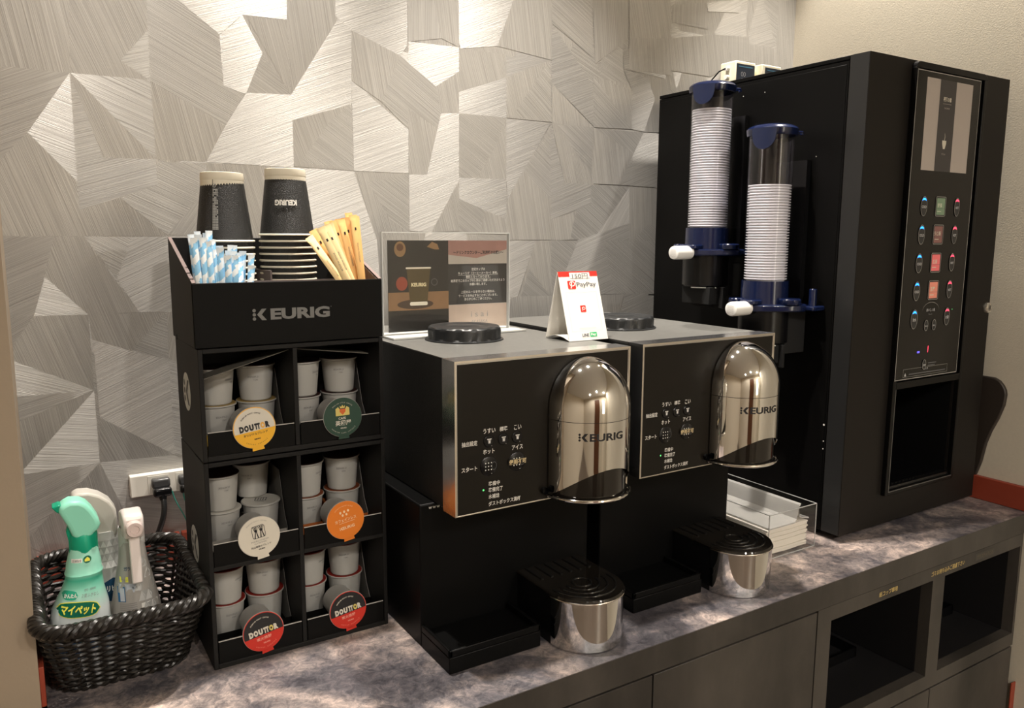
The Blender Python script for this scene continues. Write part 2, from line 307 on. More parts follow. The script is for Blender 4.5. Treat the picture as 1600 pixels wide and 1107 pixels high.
FACETS = [
([(-0.0173,0.7877),(0.0608,0.7997),(0.0552,0.706),(-0.0235,0.7062)], 100),
([(-0.0235,0.7062),(0.0552,0.706),(0.0009,0.6247),(-0.0325,0.5883)], 25),
([(-0.0325,0.5883),(0.0009,0.6247),(0.0547,0.5631),(0.0568,0.4895),(-0.04,0.4891)], 108),
([(0.0608,0.7997),(0.156,0.8142),(0.1531,0.7071),(0.0552,0.706)], 112),
([(0.1553,0.7743),(0.1531,0.7071),(0.1179,0.7298)], 18),
([(0.0552,0.706),(0.0009,0.6247),(0.0547,0.5631)], -20),
([(0.0552,0.706),(0.0545,0.5243),(0.1557,0.5626),(0.156,0.5985),(0.0882,0.5974)], 18),
([(0.0552,0.706),(0.0882,0.5974),(0.156,0.5985)], 110),
([(0.056,0.7061),(0.1531,0.7071),(0.156,0.5985)], -22),
([(0.1547,0.7064),(0.2536,0.6519),(0.2239,0.5984),(0.156,0.5985)], 103),
([(0.156,0.8142),(0.197,0.8205),(0.2516,0.7811),(0.2536,0.7094),(0.2844,0.6996),(0.2536,0.6519),(0.1547,0.7064)], -27),
([(0.0545,0.5243),(0.1064,0.5431),(0.1576,0.49),(0.0568,0.4895)], 108),
([(0.1064,0.5431),(0.1557,0.5626),(0.1575,0.595),(0.2238,0.5966),(0.2113,0.5444),(0.1637,0.4919)], -25),
([(0.1637,0.4919),(0.2113,0.5444),(0.2257,0.4894)], 55),
([(-0.0401,0.4883),(0.0214,0.4885),(-0.0101,0.3818),(-0.0482,0.3811)], 24),
([(0.0214,0.4885),(0.0591,0.4887),(0.056,0.3804),(0.0071,0.4343)], 106),
([(0.0071,0.4343),(0.056,0.3804),(-0.0094,0.3818)], -18),
([(0.0576,0.4887),(0.1207,0.381),(0.056,0.3804)], 108),
([(0.0576,0.4887),(0.1179,0.4889),(0.0954,0.4295)], -30),
([(0.1179,0.4889),(0.167,0.4891),(0.1671,0.3789),(0.1207,0.381),(0.0954,0.4295)], 26),
([(0.1671,0.49),(0.2258,0.4903),(0.221,0.3938),(0.1671,0.3789)], 22),
([(-0.0482,0.3811),(-0.0101,0.3818),(-0.0457,0.3283),(-0.0523,0.3271)], 30),
([(-0.0101,0.3818),(0.056,0.3804),(0.0562,0.2727),(-0.0459,0.3266)], 108),
([(-0.0459,0.3266),(0.0562,0.2727),(-0.0433,0.2729)], -20),
([(-0.0433,0.2729),(0.0562,0.2727),(-0.0423,0.2363)], 14),
([(-0.0423,0.2363),(0.0561,0.2717),(-0.0433,0.1634)], 98),
([(0.0561,0.2717),(0.0567,0.1665),(-0.0433,0.1634)], -10),
([(0.056,0.3804),(0.1575,0.3793),(0.1081,0.325),(0.0592,0.344)], 108),
([(0.0592,0.3449),(0.1081,0.325),(0.1571,0.3089),(0.1572,0.1634),(0.0609,0.2321)], 24),
([(0.1575,0.3793),(0.1571,0.3089),(0.1081,0.325)], -25),
([(0.0609,0.2321),(0.1572,0.1634),(0.0567,0.1665)], 112),
([(0.1571,0.3089),(0.1887,0.2967),(0.1814,0.1558),(0.1572,0.1634)], -20),
([(0.1575,0.3793),(0.1929,0.3777),(0.1887,0.2967),(0.1571,0.3089)], 75),
([(0.0567,0.1665),(0.1572,0.1634),(0.1804,0.1368),(0.1743,0.0191),(0.0844,0.0874)], -15),
([(-0.0433,0.1634),(0.0567,0.1665),(-0.0452,0.0651)], 22),
([(0.0567,0.1665),(0.0844,0.0874),(0.0019,0.0264),(-0.0452,0.0651)], 100),
([(0.0844,0.0874),(0.1743,0.0191),(0.1533,-0.0282),(0.0006,0.0074)], 108),
([(0.197,0.8205),(0.3522,0.8442),(0.3511,0.8155),(0.2848,0.8133),(0.2516,0.7811)], 20),
([(0.2552,0.7815),(0.2848,0.8133),(0.3125,0.7625),(0.2863,0.6998),(0.2536,0.7094)], 22),
([(0.2912,0.8125),(0.351,0.8136),(0.3529,0.7061)], 104),
([(0.3125,0.7625),(0.3529,0.7061),(0.2864,0.7026)], -32),
([(0.3522,0.8442),(0.4361,0.857),(0.4354,0.8331),(0.3539,0.7062)], 98),
([(0.2864,0.7026),(0.3539,0.7062),(0.3545,0.6681),(0.3539,0.5965),(0.2239,0.5984),(0.2536,0.6519)], 22),
([(0.4354,0.8331),(0.4538,0.8145),(0.4508,0.7005),(0.3545,0.6681),(0.3539,0.7062)], 22),
([(0.3545,0.6681),(0.4508,0.7005),(0.4524,0.5962),(0.354,0.5984)], 110),
([(0.416,0.6729),(0.4508,0.7005),(0.4524,0.5962),(0.3653,0.6059)], -34),
([(0.4518,0.7372),(0.55,0.6689),(0.5512,0.5966),(0.4524,0.5962)], 21),
([(0.4538,0.8145),(0.537,0.7855),(0.5026,0.7092),(0.4518,0.7372)], 100),
([(0.537,0.7855),(0.5517,0.7761),(0.55,0.6689),(0.5026,0.7092)], -34),
([(0.4288,0.8559),(0.5511,0.8746),(0.5499,0.8022),(0.537,0.7855),(0.4538,0.8145),(0.4281,0.8321)], 24),
([(0.2238,0.5966),(0.3539,0.5965),(0.3723,0.4799),(0.2253,0.4799)], 105),
([(0.3539,0.5965),(0.4523,0.5952),(0.491,0.4851),(0.499,0.3175),(0.366,0.3261),(0.3723,0.4799)], 21),
([(0.4523,0.5942),(0.5511,0.5945),(0.5496,0.4961),(0.4898,0.4841)], 106),
([(0.4762,0.5788),(0.5511,0.5945),(0.5496,0.4961),(0.5147,0.5171)], -34),
([(0.4898,0.4841),(0.5496,0.4961),(0.5466,0.3145),(0.499,0.3175)], 100),
([(0.5511,0.8746),(0.6001,0.8821),(0.6139,0.8226),(0.5523,0.8096)], 88),
([(0.6001,0.8821),(0.6461,0.8891),(0.6469,0.8123),(0.6139,0.8226)], 97),
([(0.5523,0.8096),(0.6469,0.8123),(0.6466,0.7722),(0.6022,0.7434),(0.5517,0.7751)], 21),
([(0.6461,0.8891),(0.7565,0.906),(0.7236,0.8239),(0.6494,0.8105)], 24),
([(0.7565,0.906),(0.839,0.9186),(0.8405,0.8137),(0.7236,0.8239)], 98),
([(0.6469,0.8102),(0.7422,0.8121),(0.7424,0.7706),(0.6464,0.7382)], 107),
([(0.5517,0.7751),(0.6022,0.7434),(0.6466,0.7722),(0.6462,0.7029),(0.6114,0.7),(0.6063,0.6731),(0.5505,0.7022)], -34),
([(0.6022,0.7434),(0.6466,0.7722),(0.6462,0.7029),(0.6114,0.7)], 100),
([(0.6464,0.7382),(0.7424,0.7728),(0.7426,0.7031),(0.6462,0.7029)], 20),
([(0.7422,0.8099),(0.7967,0.8142),(0.8376,0.8134),(0.7424,0.7728)], 18),
([(0.7424,0.7728),(0.8376,0.8134),(0.842,0.703),(0.7426,0.7031)], 106),
([(0.8376,0.8134),(0.842,0.703),(0.7548,0.7063)], -40),
([(0.5505,0.7022),(0.6063,0.6731),(0.5835,0.5959),(0.5488,0.5944)], 101),
([(0.6114,0.7),(0.6462,0.7029),(0.6455,0.5888),(0.5908,0.4985),(0.5496,0.5004),(0.55,0.5944),(0.5835,0.5959)], 21),
([(0.6462,0.7029),(0.7426,0.7031),(0.743,0.595),(0.6455,0.5932)], -33),
([(0.7426,0.7031),(0.743,0.595),(0.6816,0.5947),(0.7186,0.649)], 106),
([(0.7426,0.7009),(0.8392,0.7005),(0.7459,0.5597),(0.743,0.5927)], 21),
([(0.6455,0.5932),(0.743,0.595),(0.7432,0.5227),(0.6452,0.5568)], 18),
([(0.6455,0.5888),(0.6449,0.5011),(0.5908,0.4985)], 105),
([(0.6452,0.5568),(0.7432,0.5227),(0.7433,0.4961),(0.6449,0.4978)], -36),
([(0.6853,0.498),(0.7012,0.5369),(0.7432,0.5227),(0.7433,0.4961)], 104),
([(0.7789,0.6115),(0.8392,0.6982),(0.8411,0.5624)], -38),
([(0.7459,0.5597),(0.7789,0.6115),(0.8411,0.5624),(0.8421,0.4858),(0.7461,0.4856)], 100),
([(0.8392,0.7005),(0.8732,0.5944),(0.9361,0.592),(0.937,0.5541),(0.8416,0.5242)], 20),
([(0.8421,0.7007),(0.9397,0.701),(0.9361,0.592),(0.8732,0.5944)], 106),
([(0.8538,0.6993),(0.9397,0.701),(0.9373,0.6091)], -35),
([(0.839,0.9186),(0.9327,0.9329),(0.9351,0.8294),(0.8396,0.8787)], -30),
([(0.9327,0.9329),(1.0197,0.9462),(1.0221,0.8755),(0.9415,0.8185)], 96),
([(0.8396,0.8787),(0.9395,0.7747),(0.9397,0.7034),(0.8411,0.7729)], 21),
([(0.8411,0.7729),(0.9397,0.701),(0.8421,0.7007)], 101),
([(0.9375,0.7957),(1.0335,0.7792),(1.036,0.7045),(0.9397,0.701)], 106),
([(0.9375,0.7957),(1.036,0.7045),(0.9397,0.701)], -36),
([(1.011,0.8168),(1.0742,0.8053),(1.0944,0.7677),(1.068,0.7018),(1.036,0.7045),(1.0335,0.7792)], 21),
([(1.0742,0.8053),(1.122,0.8103),(1.1267,0.7035),(1.068,0.7018),(1.0944,0.7677)], 98),
([(1.0096,0.862),(1.1202,0.8512),(1.122,0.8103),(1.011,0.8168)], 18),
([(0.9398,0.6998),(1.0664,0.6992),(1.0066,0.5947),(0.9423,0.5947)], 100),
([(0.9398,0.6998),(1.0664,0.6992),(1.0426,0.6577)], -35),
([(1.0664,0.6992),(1.1268,0.7009),(1.1321,0.5785),(1.1015,0.5931),(1.0066,0.5947)], 20),
([(0.9361,0.592),(1.0332,0.5906),(0.9449,0.4872),(0.9385,0.4897)], -35),
([(1.0332,0.5906),(1.0356,0.5195),(0.9449,0.4872)], 56),
([(1.0332,0.5906),(1.1015,0.5918),(1.1321,0.5785),(1.1361,0.485),(1.0367,0.4849)], 94),
([(1.0486,0.4849),(1.0818,0.5162),(1.1346,0.5195),(1.1361,0.485)], -36),
([(0.8416,0.5206),(0.9385,0.5566),(0.9401,0.4872),(0.8421,0.4846)], -35),
([(0.8416,0.5242),(0.9015,0.541),(0.8872,0.4859),(0.8421,0.4846)], 100),
([(0.9026,0.4847),(1.0356,0.5195),(1.0367,0.4849)], 20),
([(0.7475,0.4845),(0.8084,0.4845),(0.7537,0.3422),(0.7481,0.3376)], 21),
([(0.8084,0.4845),(0.8421,0.4846),(0.8466,0.3759),(0.7538,0.3374)], 100),
([(0.793,0.4321),(0.8466,0.3759),(0.7777,0.3821)], -36),
([(0.8421,0.4846),(0.9073,0.4847),(0.8661,0.3814),(0.8466,0.3759)], -35),
([(0.9073,0.4847),(0.9706,0.4848),(1.0032,0.3768),(0.8555,0.3818)], 20),
([(0.9706,0.4848),(1.1361,0.485),(1.1411,0.3721),(1.0032,0.3768)], -34),
([(0.7536,0.3805),(1.0267,0.376),(1.0038,0.2982),(0.7426,0.3139)], 97),
([(1.0267,0.376),(1.0924,0.3764),(1.0903,0.293),(1.0123,0.2977)], 18),
([(1.133,0.9538),(1.2286,0.9731),(1.2352,0.921),(1.1345,0.9209)], 90),
([(1.2286,0.9731),(1.334,0.9943),(1.324,0.9668),(1.2333,0.9562)], 25),
([(1.26,0.9141),(1.3588,0.9218),(1.3684,0.8711),(1.3226,0.8684)], 92),
([(1.1324,0.8898),(1.26,0.9141),(1.3226,0.8684),(1.248,0.8274),(1.1352,0.828)], 101),
([(1.0213,0.9465),(1.1292,0.963),(1.1324,0.8898),(1.0237,0.8757)], 104),
([(1.0237,0.8757),(1.1324,0.8898),(1.1357,0.818),(1.0256,0.8184)], 97),
]
# ================================================================== THE SETTING
def wallpaper():
    m = bpy.data.materials.new('combed_wallpaper'); m.use_nodes = True; nt = m.node_tree; b = nt.nodes['Principled BSDF']; L = nt.links.new
    def math_(op, a=None, c=None, v1=None, v2=None):
        n = nt.nodes.new('ShaderNodeMath'); n.operation = op
        if a is not None: L(a, n.inputs[0])
        if c is not None: L(c, n.inputs[1])
        if v1 is not None: n.inputs[0].default_value = v1
        if v2 is not None: n.inputs[1].default_value = v2
        return n.outputs[0]
    at = nt.nodes.new('ShaderNodeAttribute'); at.attribute_name = 'comb_angle'; ang = at.outputs['Fac']
    tc = nt.nodes.new('ShaderNodeTexCoord'); sp = nt.nodes.new('ShaderNodeSeparateXYZ'); L(tc.outputs['Object'], sp.inputs[0])
    ca = math_('COSINE', ang); sa = math_('SINE', ang)
    along = math_('ADD', math_('MULTIPLY', sp.outputs[0], ca), math_('MULTIPLY', sp.outputs[2], sa))
    across = math_('SUBTRACT', math_('MULTIPLY', sp.outputs[2], ca), math_('MULTIPLY', sp.outputs[0], sa))
    def lines(f_across, f_along, det):
        c = nt.nodes.new('ShaderNodeCombineXYZ'); L(math_('MULTIPLY', across, v2=f_across), c.inputs[0]); L(math_('MULTIPLY', along, v2=f_along), c.inputs[1]); L(math_('MULTIPLY', ang, v2=3.7), c.inputs[2])
        n = nt.nodes.new('ShaderNodeTexNoise'); n.inputs['Scale'].default_value = 1; n.inputs['Detail'].default_value = det; n.inputs['Roughness'].default_value = .7; L(c.outputs[0], n.inputs['Vector']); return n.outputs['Fac']
    ln = lines(1000, 5, 2)
    tg = nt.nodes.new('ShaderNodeCombineXYZ'); L(ca, tg.inputs[0]); L(sa, tg.inputs[2])
    L(tg.outputs[0], b.inputs['Tangent'])
    b.inputs['Anisotropic'].default_value = .86; b.inputs['Anisotropic Rotation'].default_value = WALL_ROT
    b.inputs['Roughness'].default_value = .38; b.inputs['Metallic'].default_value = .48
    r = nt.nodes.new('ShaderNodeValToRGB'); e = r.color_ramp.elements
    e[0].position = .30; e[0].color = (.32,.31,.292,1); e[1].position = .70; e[1].color = (.49,.478,.455,1)
    L(ln, r.inputs[0]); L(r.outputs[0], b.inputs['Base Color'])
    bp = nt.nodes.new('ShaderNodeBump'); bp.inputs['Strength'].default_value = .55; bp.inputs['Distance'].default_value = .0008
    L(ln, bp.inputs['Height']); L(bp.outputs[0], b.inputs['Normal'])
    return m
WALL_ROT = 0.25
WP = wallpaper()
def back_wall():
    mb = MB(); ang = []
    mb.box(-2.2, 0, -Z0, 1.53, .12, CEIL)
    ang += [100]*6
    rnd = random.Random(3); k = 0
    xs = [-.1415-.0985*i for i in range(20)][::-1]
    def cell(x0, x1, z0, z1):
        nonlocal k
        # two or three facets per cell
        a = rnd.choice([(0, 1), (1, 0)]); t = rnd.uniform(.2, .8)
        top = (x0+(x1-x0)*t, z1); P = [(x0, z0), (x1, z0), (x1, z1), (x0, z1)]
        for tri in ([P[0], P[1], top], [P[0], top, P[3]], [P[1], P[2], top]):
            mb.add([(p[0], -.00008, p[1]) for p in tri], [(0, 1, 2)]); ang.append(rnd.choice([20, 22, 100, 106, 108, 98, -22, -34]))
    gx = [-2.1965+.0985*i for i in range(38)]
    gz = [-.02+.116*i for i in range(14)]
    for i in range(len(gx)-1):
        for j in range(len(gz)-1):
            if gx[i+1] > 1.53: continue
            cell(gx[i], gx[i+1], gz[j], min(gz[j+1], CEIL))
    for i, (pts, a) in enumerate(FACETS):
        mb.add([(x, -.00012-.000006*i, z) for x, z in pts], [list(range(len(pts)))]); ang.append(a)
    me = bpy.data.meshes.new('wall_back'); me.from_pydata(mb.v, [], mb.f); me.materials.append(WP)
    at = me.attributes.new('comb_angle', 'FLOAT', 'FACE'); at.data.foreach_set('value', [math.radians(a) for a in ang])
    o = bpy.data.objects.new('wall_back', me); COL.objects.link(o); o.location = (0, 0, Z0); o['kind'] = 'structure'
back_wall()
plaster = mat('woven_plaster_wall', (.60,.55,.45), .8, bump=.35, bscale=420, var=.05, vscale=200)
pillar_m = mat('beige_wall_paint', (.32,.255,.185), .75, bump=.1, bscale=300)
room_m = mat('room_wall_beige', (.72,.64,.52), .8, var=.03)
ceil_m = mat('ceiling_white', (.74,.71,.66), .9)
floor_m = mat('floor_brown_tile', (.13,.10,.08), .4, var=.2, vscale=3)
WX = 1.5068; FY = -3.6; LX = -2.2
struct('wall_right', MB().box(WX, FY, -Z0, WX+.12, 0, CEIL), plaster)
PX = -.0368; PY = -.3425
struct('wall_left', MB().box(LX, PY, -Z0, PX, -.0002, CEIL), pillar_m)
struct('wall_far_left', MB().box(LX-.1, FY, -Z0, LX, 0, CEIL), room_m)
mb = MB(); wx0, wx1, wz0, wz1 = .75, 1.40, -.25, 1.05      # window behind the camera
mb.box(LX, FY-.1, -Z0, wx0, FY, CEIL); mb.box(wx1, FY-.1, -Z0, WX+.12, FY, CEIL); mb.box(wx0, FY-.1, -Z0, wx1, FY, wz0); mb.box(wx0, FY-.1, wz1, wx1, FY, CEIL)
struct('wall_front', mb, room_m)
struct('floor', MB().box(LX-.1, FY-.1, -Z0-.1, WX+.12, .12, -Z0), floor_m)
struct('ceiling', MB().box(LX-.1, FY-.1, CEIL, WX+.12, .12, CEIL+.1), ceil_m)
struct('baseboard_right', MB().box(WX-.010, -.5821, 0.0005, WX, -.0006, .0445), orange_paint, bevel=.001)
struct('trim_1', MB().box(WX-.014, -.5865, -Z0, WX, -.5835, -.33), orange_paint, bevel=.001)
mb = MB(); mb.box(PX+.0052, -.010, .0005, .1565, -.0012, .0440); mb.box(.1590, -.012, .0005, 1.05, -.0012, .0440)
struct('baseboard_back', mb, orange_paint, bevel=.001)
mb = MB(); mb.box(PX, PY, .0005, PX+.0050, -.0125, .045)
struct('baseboard_left', mb, orange_paint, bevel=.0008)
# window, curtains and a dark door behind the camera: they only show as reflections in the chrome
glow = mat('evening_window', (.9,.88,.8), .5, emit=(1.0,.93,.80), estr=4.0)
struct('window_1', MB().box(wx0, FY-.07, wz0, wx1, FY-.06, wz1), glow)
mb = MB()
for k in range(60):
    x = .60+.94*k/60
curt = mat('cream_curtain', (.72,.66,.54), .85, var=.04)
def curtain(x0, x1, z0, z1, label):
    n = int((x1-x0)/.008); pts = []
    for k in range(n+1):
        x = x0+(x1-x0)*k/n; pts.append((x, FY+.07+.022*math.sin(x*110)+.006*math.sin(x*47)))
    rows = [[(x, y, z) for x, y in pts]+[(x, y-.002, z) for x, y in pts[::-1]] for z in (z0, z1)]
    tag(obj('curtain', MB().loft(rows), curt, org=((x0+x1)/2, FY+.07, z0)), label, 'curtain', None)
curtain(.52, .82, -.75, 1.15, 'cream pleated curtain at the left of the window opposite the counter')
curtain(1.12, 1.48, -.75, 1.15, 'cream pleated curtain at the right of the window opposite the counter')
wood_dark = mat('dark_brown_door', (.10,.040,.018), .4, var=.2, vscale=6)
struct('door_1', MB().box(-.25, FY, -Z0, .42, FY+.05, 1.18), wood_dark, bevel=.004)
# housings of the downlights and of the added fill lamps
lampglow = mat('downlight_or_fill_lens', (1, .95, .85), .4, emit=(1.0, .86, .68), estr=22)
for i, (x, y, e, ang) in enumerate(DOWNLIGHTS_AND_FILL):
    t = thing('ceiling_downlight_or_fill', ['round recessed downlight in the ceiling above the capsule rack', 'round recessed downlight in the ceiling above the coffee makers',
        'round recessed downlight in the ceiling above the tea dispenser', 'added fill downlight, out of view, in the ceiling over the middle of the aisle',
        'added fill downlight, out of view, in the far left corner of the ceiling', 'added fill downlight, out of view, in the ceiling nearest the window'][i], 'ceiling light', (x, y, CEIL), 'ceiling downlights')
    obj('trim_ring', MB().lathe([(.034, -.0005), (.036, -.004), (.048, -.003), (.050, -.0003)], 32, (x, y, CEIL)), white_plastic, t)
    obj('lens', MB().lathe([(.0, -.0022), (.033, -.0022)], 32, (x, y, CEIL)), lampglow, t)
# ================================================================== COUNTER
D = .5821
t = thing('worktop', 'long dark mottled stone-look worktop carrying the coffee makers and the tea dispenser', 'countertop', (.7, -.3, -.036))
obj('slab', MB().box(PX+.005, -D+.0008, -.036, WX-.0005, -.0135, 0), STONE, t)
obj('front_edge', MB().box(PX+.005, -D, -.0362, WX-.0005, -D+.0008, -.0004), CABM, t)
# cabinet with doors, left and middle
def door_panel(x0, x1, z0, z1, par, name='door'):
    return obj(name, MB().box(x0+.0012, -D+.001, z0+.0012, x1-.0012, -D+.019, z1-.0012), CABM, par, bevel=.0008)
t = thing('base_cabinet', 'plain dark slate base cabinet under the coffee makers, left of the open bays', 'cabinet', (.44, -.3, -Z0))
obj('carcass', MB().box(PX+.006, -D+.020, -Z0+.001, .9118, -.02, -.0375), void, t)
door_panel(PX+.006, .5990, -Z0+.08, -.0385, t); door_panel(.5990, .9115, -Z0+.08, -.0385, t)
t = thing('waste_cabinet', 'dark slate base cabinet with two open disposal bays, below the tea dispenser', 'cabinet', (1.2, -.3, -Z0))
mb = MB(); X0, X1 = .9125, 1.4905; yf, yb = -D+.001, -D+.020
o1, o2, o3, o4, zt_, zb_ = .9435, 1.2045, 1.2390, 1.4895-.006, -.0605, -.2290
mb.box(X0, yf, -.2535, o1, yb, -.0375); mb.box(o1, yf, zt_, o4, yb, -.0375); mb.box(o2, yf, zb_, o3, yb, zt_); mb.box(o4, yf, -.2535, X1, yb, -.0375); mb.box(o1, yf, -.2535, o4, yb, zb_)
obj('face_frame', mb, CABM, t)
mb = MB()
mb.box(X0, yb, -.2535, o1, -.05, -.0376); mb.box(o2, yb, zb_, o3, -.05, -.0376); mb.box(o4, yb, -.2535, X1, -.05, -.0376); mb.box(X0, -.05, -.62, X1, -.04, -.0376); mb.box(X0, yb, -.2545, X1, -.30, -.2300)
obj('bay_lining', mb, mat('bay_lining_dark', (.012,.0115,.012), .35), t)
obj('lower_carcass', MB().box(X0, yb+.001, -Z0+.001, X1, -.05, -.2550), void, t)
for a, b in ((X0, 1.2225), (1.2225, X1)): door_panel(a, b, -Z0+.08, -.2560, t)
p = Print()
p.text('紙コップ専用', 1.0810, -.0492, .0085, gold_ink, width=.047, bold=.01)
p.text('ゴミお持ち込みご遠慮下さい', 1.2230+.024, -.0488, .0088, gold_ink, width=.098, bold=.01)
p.build('bay_lettering', front(yf), t)
p = Print(); p.rect(1.331, -.0555, 1.391, -.0435, mat('dark_label_tape', (.030,.026,.022), .3), 0)
p.text('プラスチックごみ', 1.361, -.0495, .0075, mat('dark_brown_ink', (.13,.10,.06), .4), width=.052, bold=.01)
p.build('raised_label_strip', front(yf), t)
# open bins inside the bays, their corners catch a little light
for (x0, x1, lab) in ((1.00, 1.165, 'dark metal bin edge inside the left disposal bay'), (1.28, 1.468, 'dark metal bin edge inside the right disposal bay')):
    mb = MB(); b0, b1 = -.48, -.20
    for (a, b, c, d) in ((x0, b0, x1, b0+.003), (x0, b1-.003, x1, b1), (x0, b0, x0+.003, b1), (x1-.003, b0, x1, b1)): mb.box(a, b, -.2295, c, d, -.212)
    tag(obj('waste_chute', mb, mat('chute_metal', (.10,.10,.11), .3, 1.), org=((x0+x1)/2, -.34, -.2295)), lab, 'bin', None)
# ================================================================== COFFEE MAKERS
def coffee_maker(label):
    t = thing('coffee_maker', label, 'coffee maker')
    w, zb, zt = .2496, .1782, .3556
    obj('base_body', MB().box(-.0154, .0606, 0, .2340, .375, zb-.0005), card_side if 0 else black_satin, t, bevel=.002)
    obj('housing', MB().box(.004, .0300, zb, w-.004, .375, zt-.0015), mat('dusty_black_housing', (.012,.012,.0115), .42, bump=.3, bscale=900, var=.35, vscale=120, spec=.4), t, bevel=.0015)
    obj('top_panel', MB().box(.004, .0300, zt-.0014, w-.004, .375, zt-.0004), mat('dusty_top_with_sheen', (.115,.113,.105), .36, bump=.2, bscale=900, var=.3, vscale=150), t)  # dust grey, lightened further: reflected wall light is put into the base colour
    mb = MB(); d = .0300
    mb.box(0, .0008, zt-.0040, w, d, zt); mb.box(0, .0008, zb, .0035, d, zt-.0040); mb.box(w-.0035, .0008, zb, w, d, zt-.0040); mb.box(.0035, .0008, zb, w-.0035, .010, zb+.0012)
    obj('trim_frame', mb, steel_blue, t)
    mb = MB(); e = .0022
    mb.box(0, 0, zt-e, w, .0008, zt); mb.box(0, 0, zb, e, .0008, zt-e); mb.box(w-e, 0, zb, w, .0008, zt-e); mb.box(e, 0, zb, w-e, .0008, zb+.0008)
    obj('trim_edge', mb, mat('bright_trim_edge', (.85,.80,.74), .18, 1.), t)
    obj('front_panel', MB().box(.0022, .0010, zb+.0008, w-.0022, .0060, zt-.0022), brown_gloss, t)
    # lettering and icons on the panel
    S = -.3713
    p = Print(); f = front(.0010)
    for s_, x, z, h, wd in (('うすい', .4159, .2730, .0058, .0160), ('標準', .4348, .2730, .0056, .0105), ('こい', .4539, .2725, .0056, .0100), ('抽出設定', .3902, .2609, .0058, .0200),
                            ('ホット', .4152, .2489, .0058, .0150), ('アイス', .4536, .2488, .0058, .0150), ('スタート', .3899, .2316, .0056, .0200)):
        p.text(s_, x+S, z, h, white_ink, width=wd, bold=.012)
    for s_, z, wd in (('準備中', .2104, .0150), ('準備完了', .2030, .0190), ('水補給', .1952, .0145), ('ダストボックス満杯', .1866, .0435)):
        p.text(s_, .4148+S, z, .0055, white_ink, width=wd, bold=.012, align='l')
    p.build('panel_lettering', f, t)
    for x in (.4152, .4344, .4531):
        b = obj('strength_button', MB().lathe([(0, 0), (.0062, 0), (.0072, .0008), (.0074, .002)], 28), black_plastic, t)
        for v in b.data.vertices: v.co = Vector((v.co.x+x+S, .0010-.0014+v.co.z, v.co.y+.2609))
        q = Print(); q.poly([(-.0016, -.0026), (.0016, -.0026), (.0022, .0022), (-.0022, .0022)], grey_ink); q.rect(-.0028, .0022, .0028, .0030, white_ink, 1); q.rect(-.0008, -.002, .0008, .001, white_ink, 2)
        q.poly(circ(.003, -.0055, .00035, 8), white_ink, 1)
        q.build('cup_icon', front(-.0004, x+S, .2609), b)
    for x, ice in ((.4153, 0), (.4533, 1)):
        b = obj('brew_button', MB().lathe([(0, 0), (.0102, 0), (.0115, .0009), (.0117, .002)], 32), black_plastic, t)
        for v in b.data.vertices: v.co = Vector((v.co.x+x+S, .0010-.0014+v.co.z, v.co.y+.2317))
        q = Print()
        for i in (-1, 0, 1):
            for j in (-1, 0, 1):
                if ice and j == 0: continue
                q.poly(circ(i*.0038-.0012, j*.0040, .00075, 8), white_ink, 1)
        q.ring(circ(.0062, 0, .0032, 20, .0048), .0004, dim_ink, 1)
        q.poly(circ(.003, -.0088, .0004, 8), white_ink, 1)
        if ice: q.rect(-.0125, -.0032, .0125, .0036, mat('dark_tape', (.02,.017,.012), .3), 2); q.text('使用不可', 0, .0002, .0062, mat('cream_ink', (.72,.58,.33), .5), 4, width=.0235, bold=.015)
        q.build('button_markings', front(-.0004, x+S, .2317), b)
    q = Print(); q.poly(circ(0, 0, .0011, 12), mat('green_led', (.05,.4,.08), .3, emit=(.15,1,.25), estr=1.2)); q.build('ready_light', front(.0010, .4081+S, .2042), t)
    kb = obj('side_knob', MB().lathe([(0, -.002), (.003, -.002), (.0042, .001), (.0042, .006)], 20, (0, 0, 0)), black_plastic, t)
    for v in kb.data.vertices: v.co = Vector((v.co.x+.1195, .001-v.co.z, v.co.y+.1905))
    # tank lid with scalloped rim
    lx, ly = .105, .170; n = 96
    lid = []
    for (rr, z, sc) in ((.0525, zt-.001, 0), (.0525, zt+.001, 0), (.0495, zt+.0015, 0), (.0492, zt+.0035, .0016), (.0495, zt+.0125, .0016), (.0485, zt+.0160, .0010), (.0460, zt+.0178, 0), (.034, zt+.0182, 0), (.0305, zt+.0168, 0)):
        lid.append([(lx+(rr-sc*(.5+.5*math.cos(14*2*PI*k/n)))*math.cos(2*PI*k/n), ly+(rr-sc*(.5+.5*math.cos(14*2*PI*k/n)))*math.sin(2*PI*k/n), z) for k in range(n)])
    lid.append([(lx+.024*math.cos(2*PI*k/n), ly+.024*math.sin(2*PI*k/n), zt+.0172) for k in range(n)])
    l = obj('tank_lid', MB().loft(lid), mat('worn_black_lid', (.014,.015,.016), .36, bump=.1, bscale=500), t)
    q = Print(); q.poly(circ(0, 0, .0205, 32, .0062), void); q.build('lid_slot', plane((lx, ly, zt+.0173), (.85, -.53, 0), (.53, .85, 0)), l)
    # bullet-shaped chrome spout cover
    cx, r, z1 = .1800, .0545, .2885; hz = .0605; rows = []; nth = 48
    def ring(a_of, zf): return [(cx+a_of*math.cos(-PI*k/nth), -.0005+a_of*math.sin(-PI*k/nth), zf(k/nth)) for k in range(nth+1)]
    zd = zb+.0050; cut = lambda q: zd+.0035+.0345*(max(0, math.sin(PI*min(1, max(0, (q-.03)/.94))))**1.25)
    N = 14
    for j in range(N+1): rows.append([(x, y, cut(k/nth)+(.2775-cut(k/nth))*j/N) for k, (x, y, z) in enumerate(ring(r, lambda q: 0))])
    mb = MB(); mb.loft(rows, 0, caps=False, closed=False)
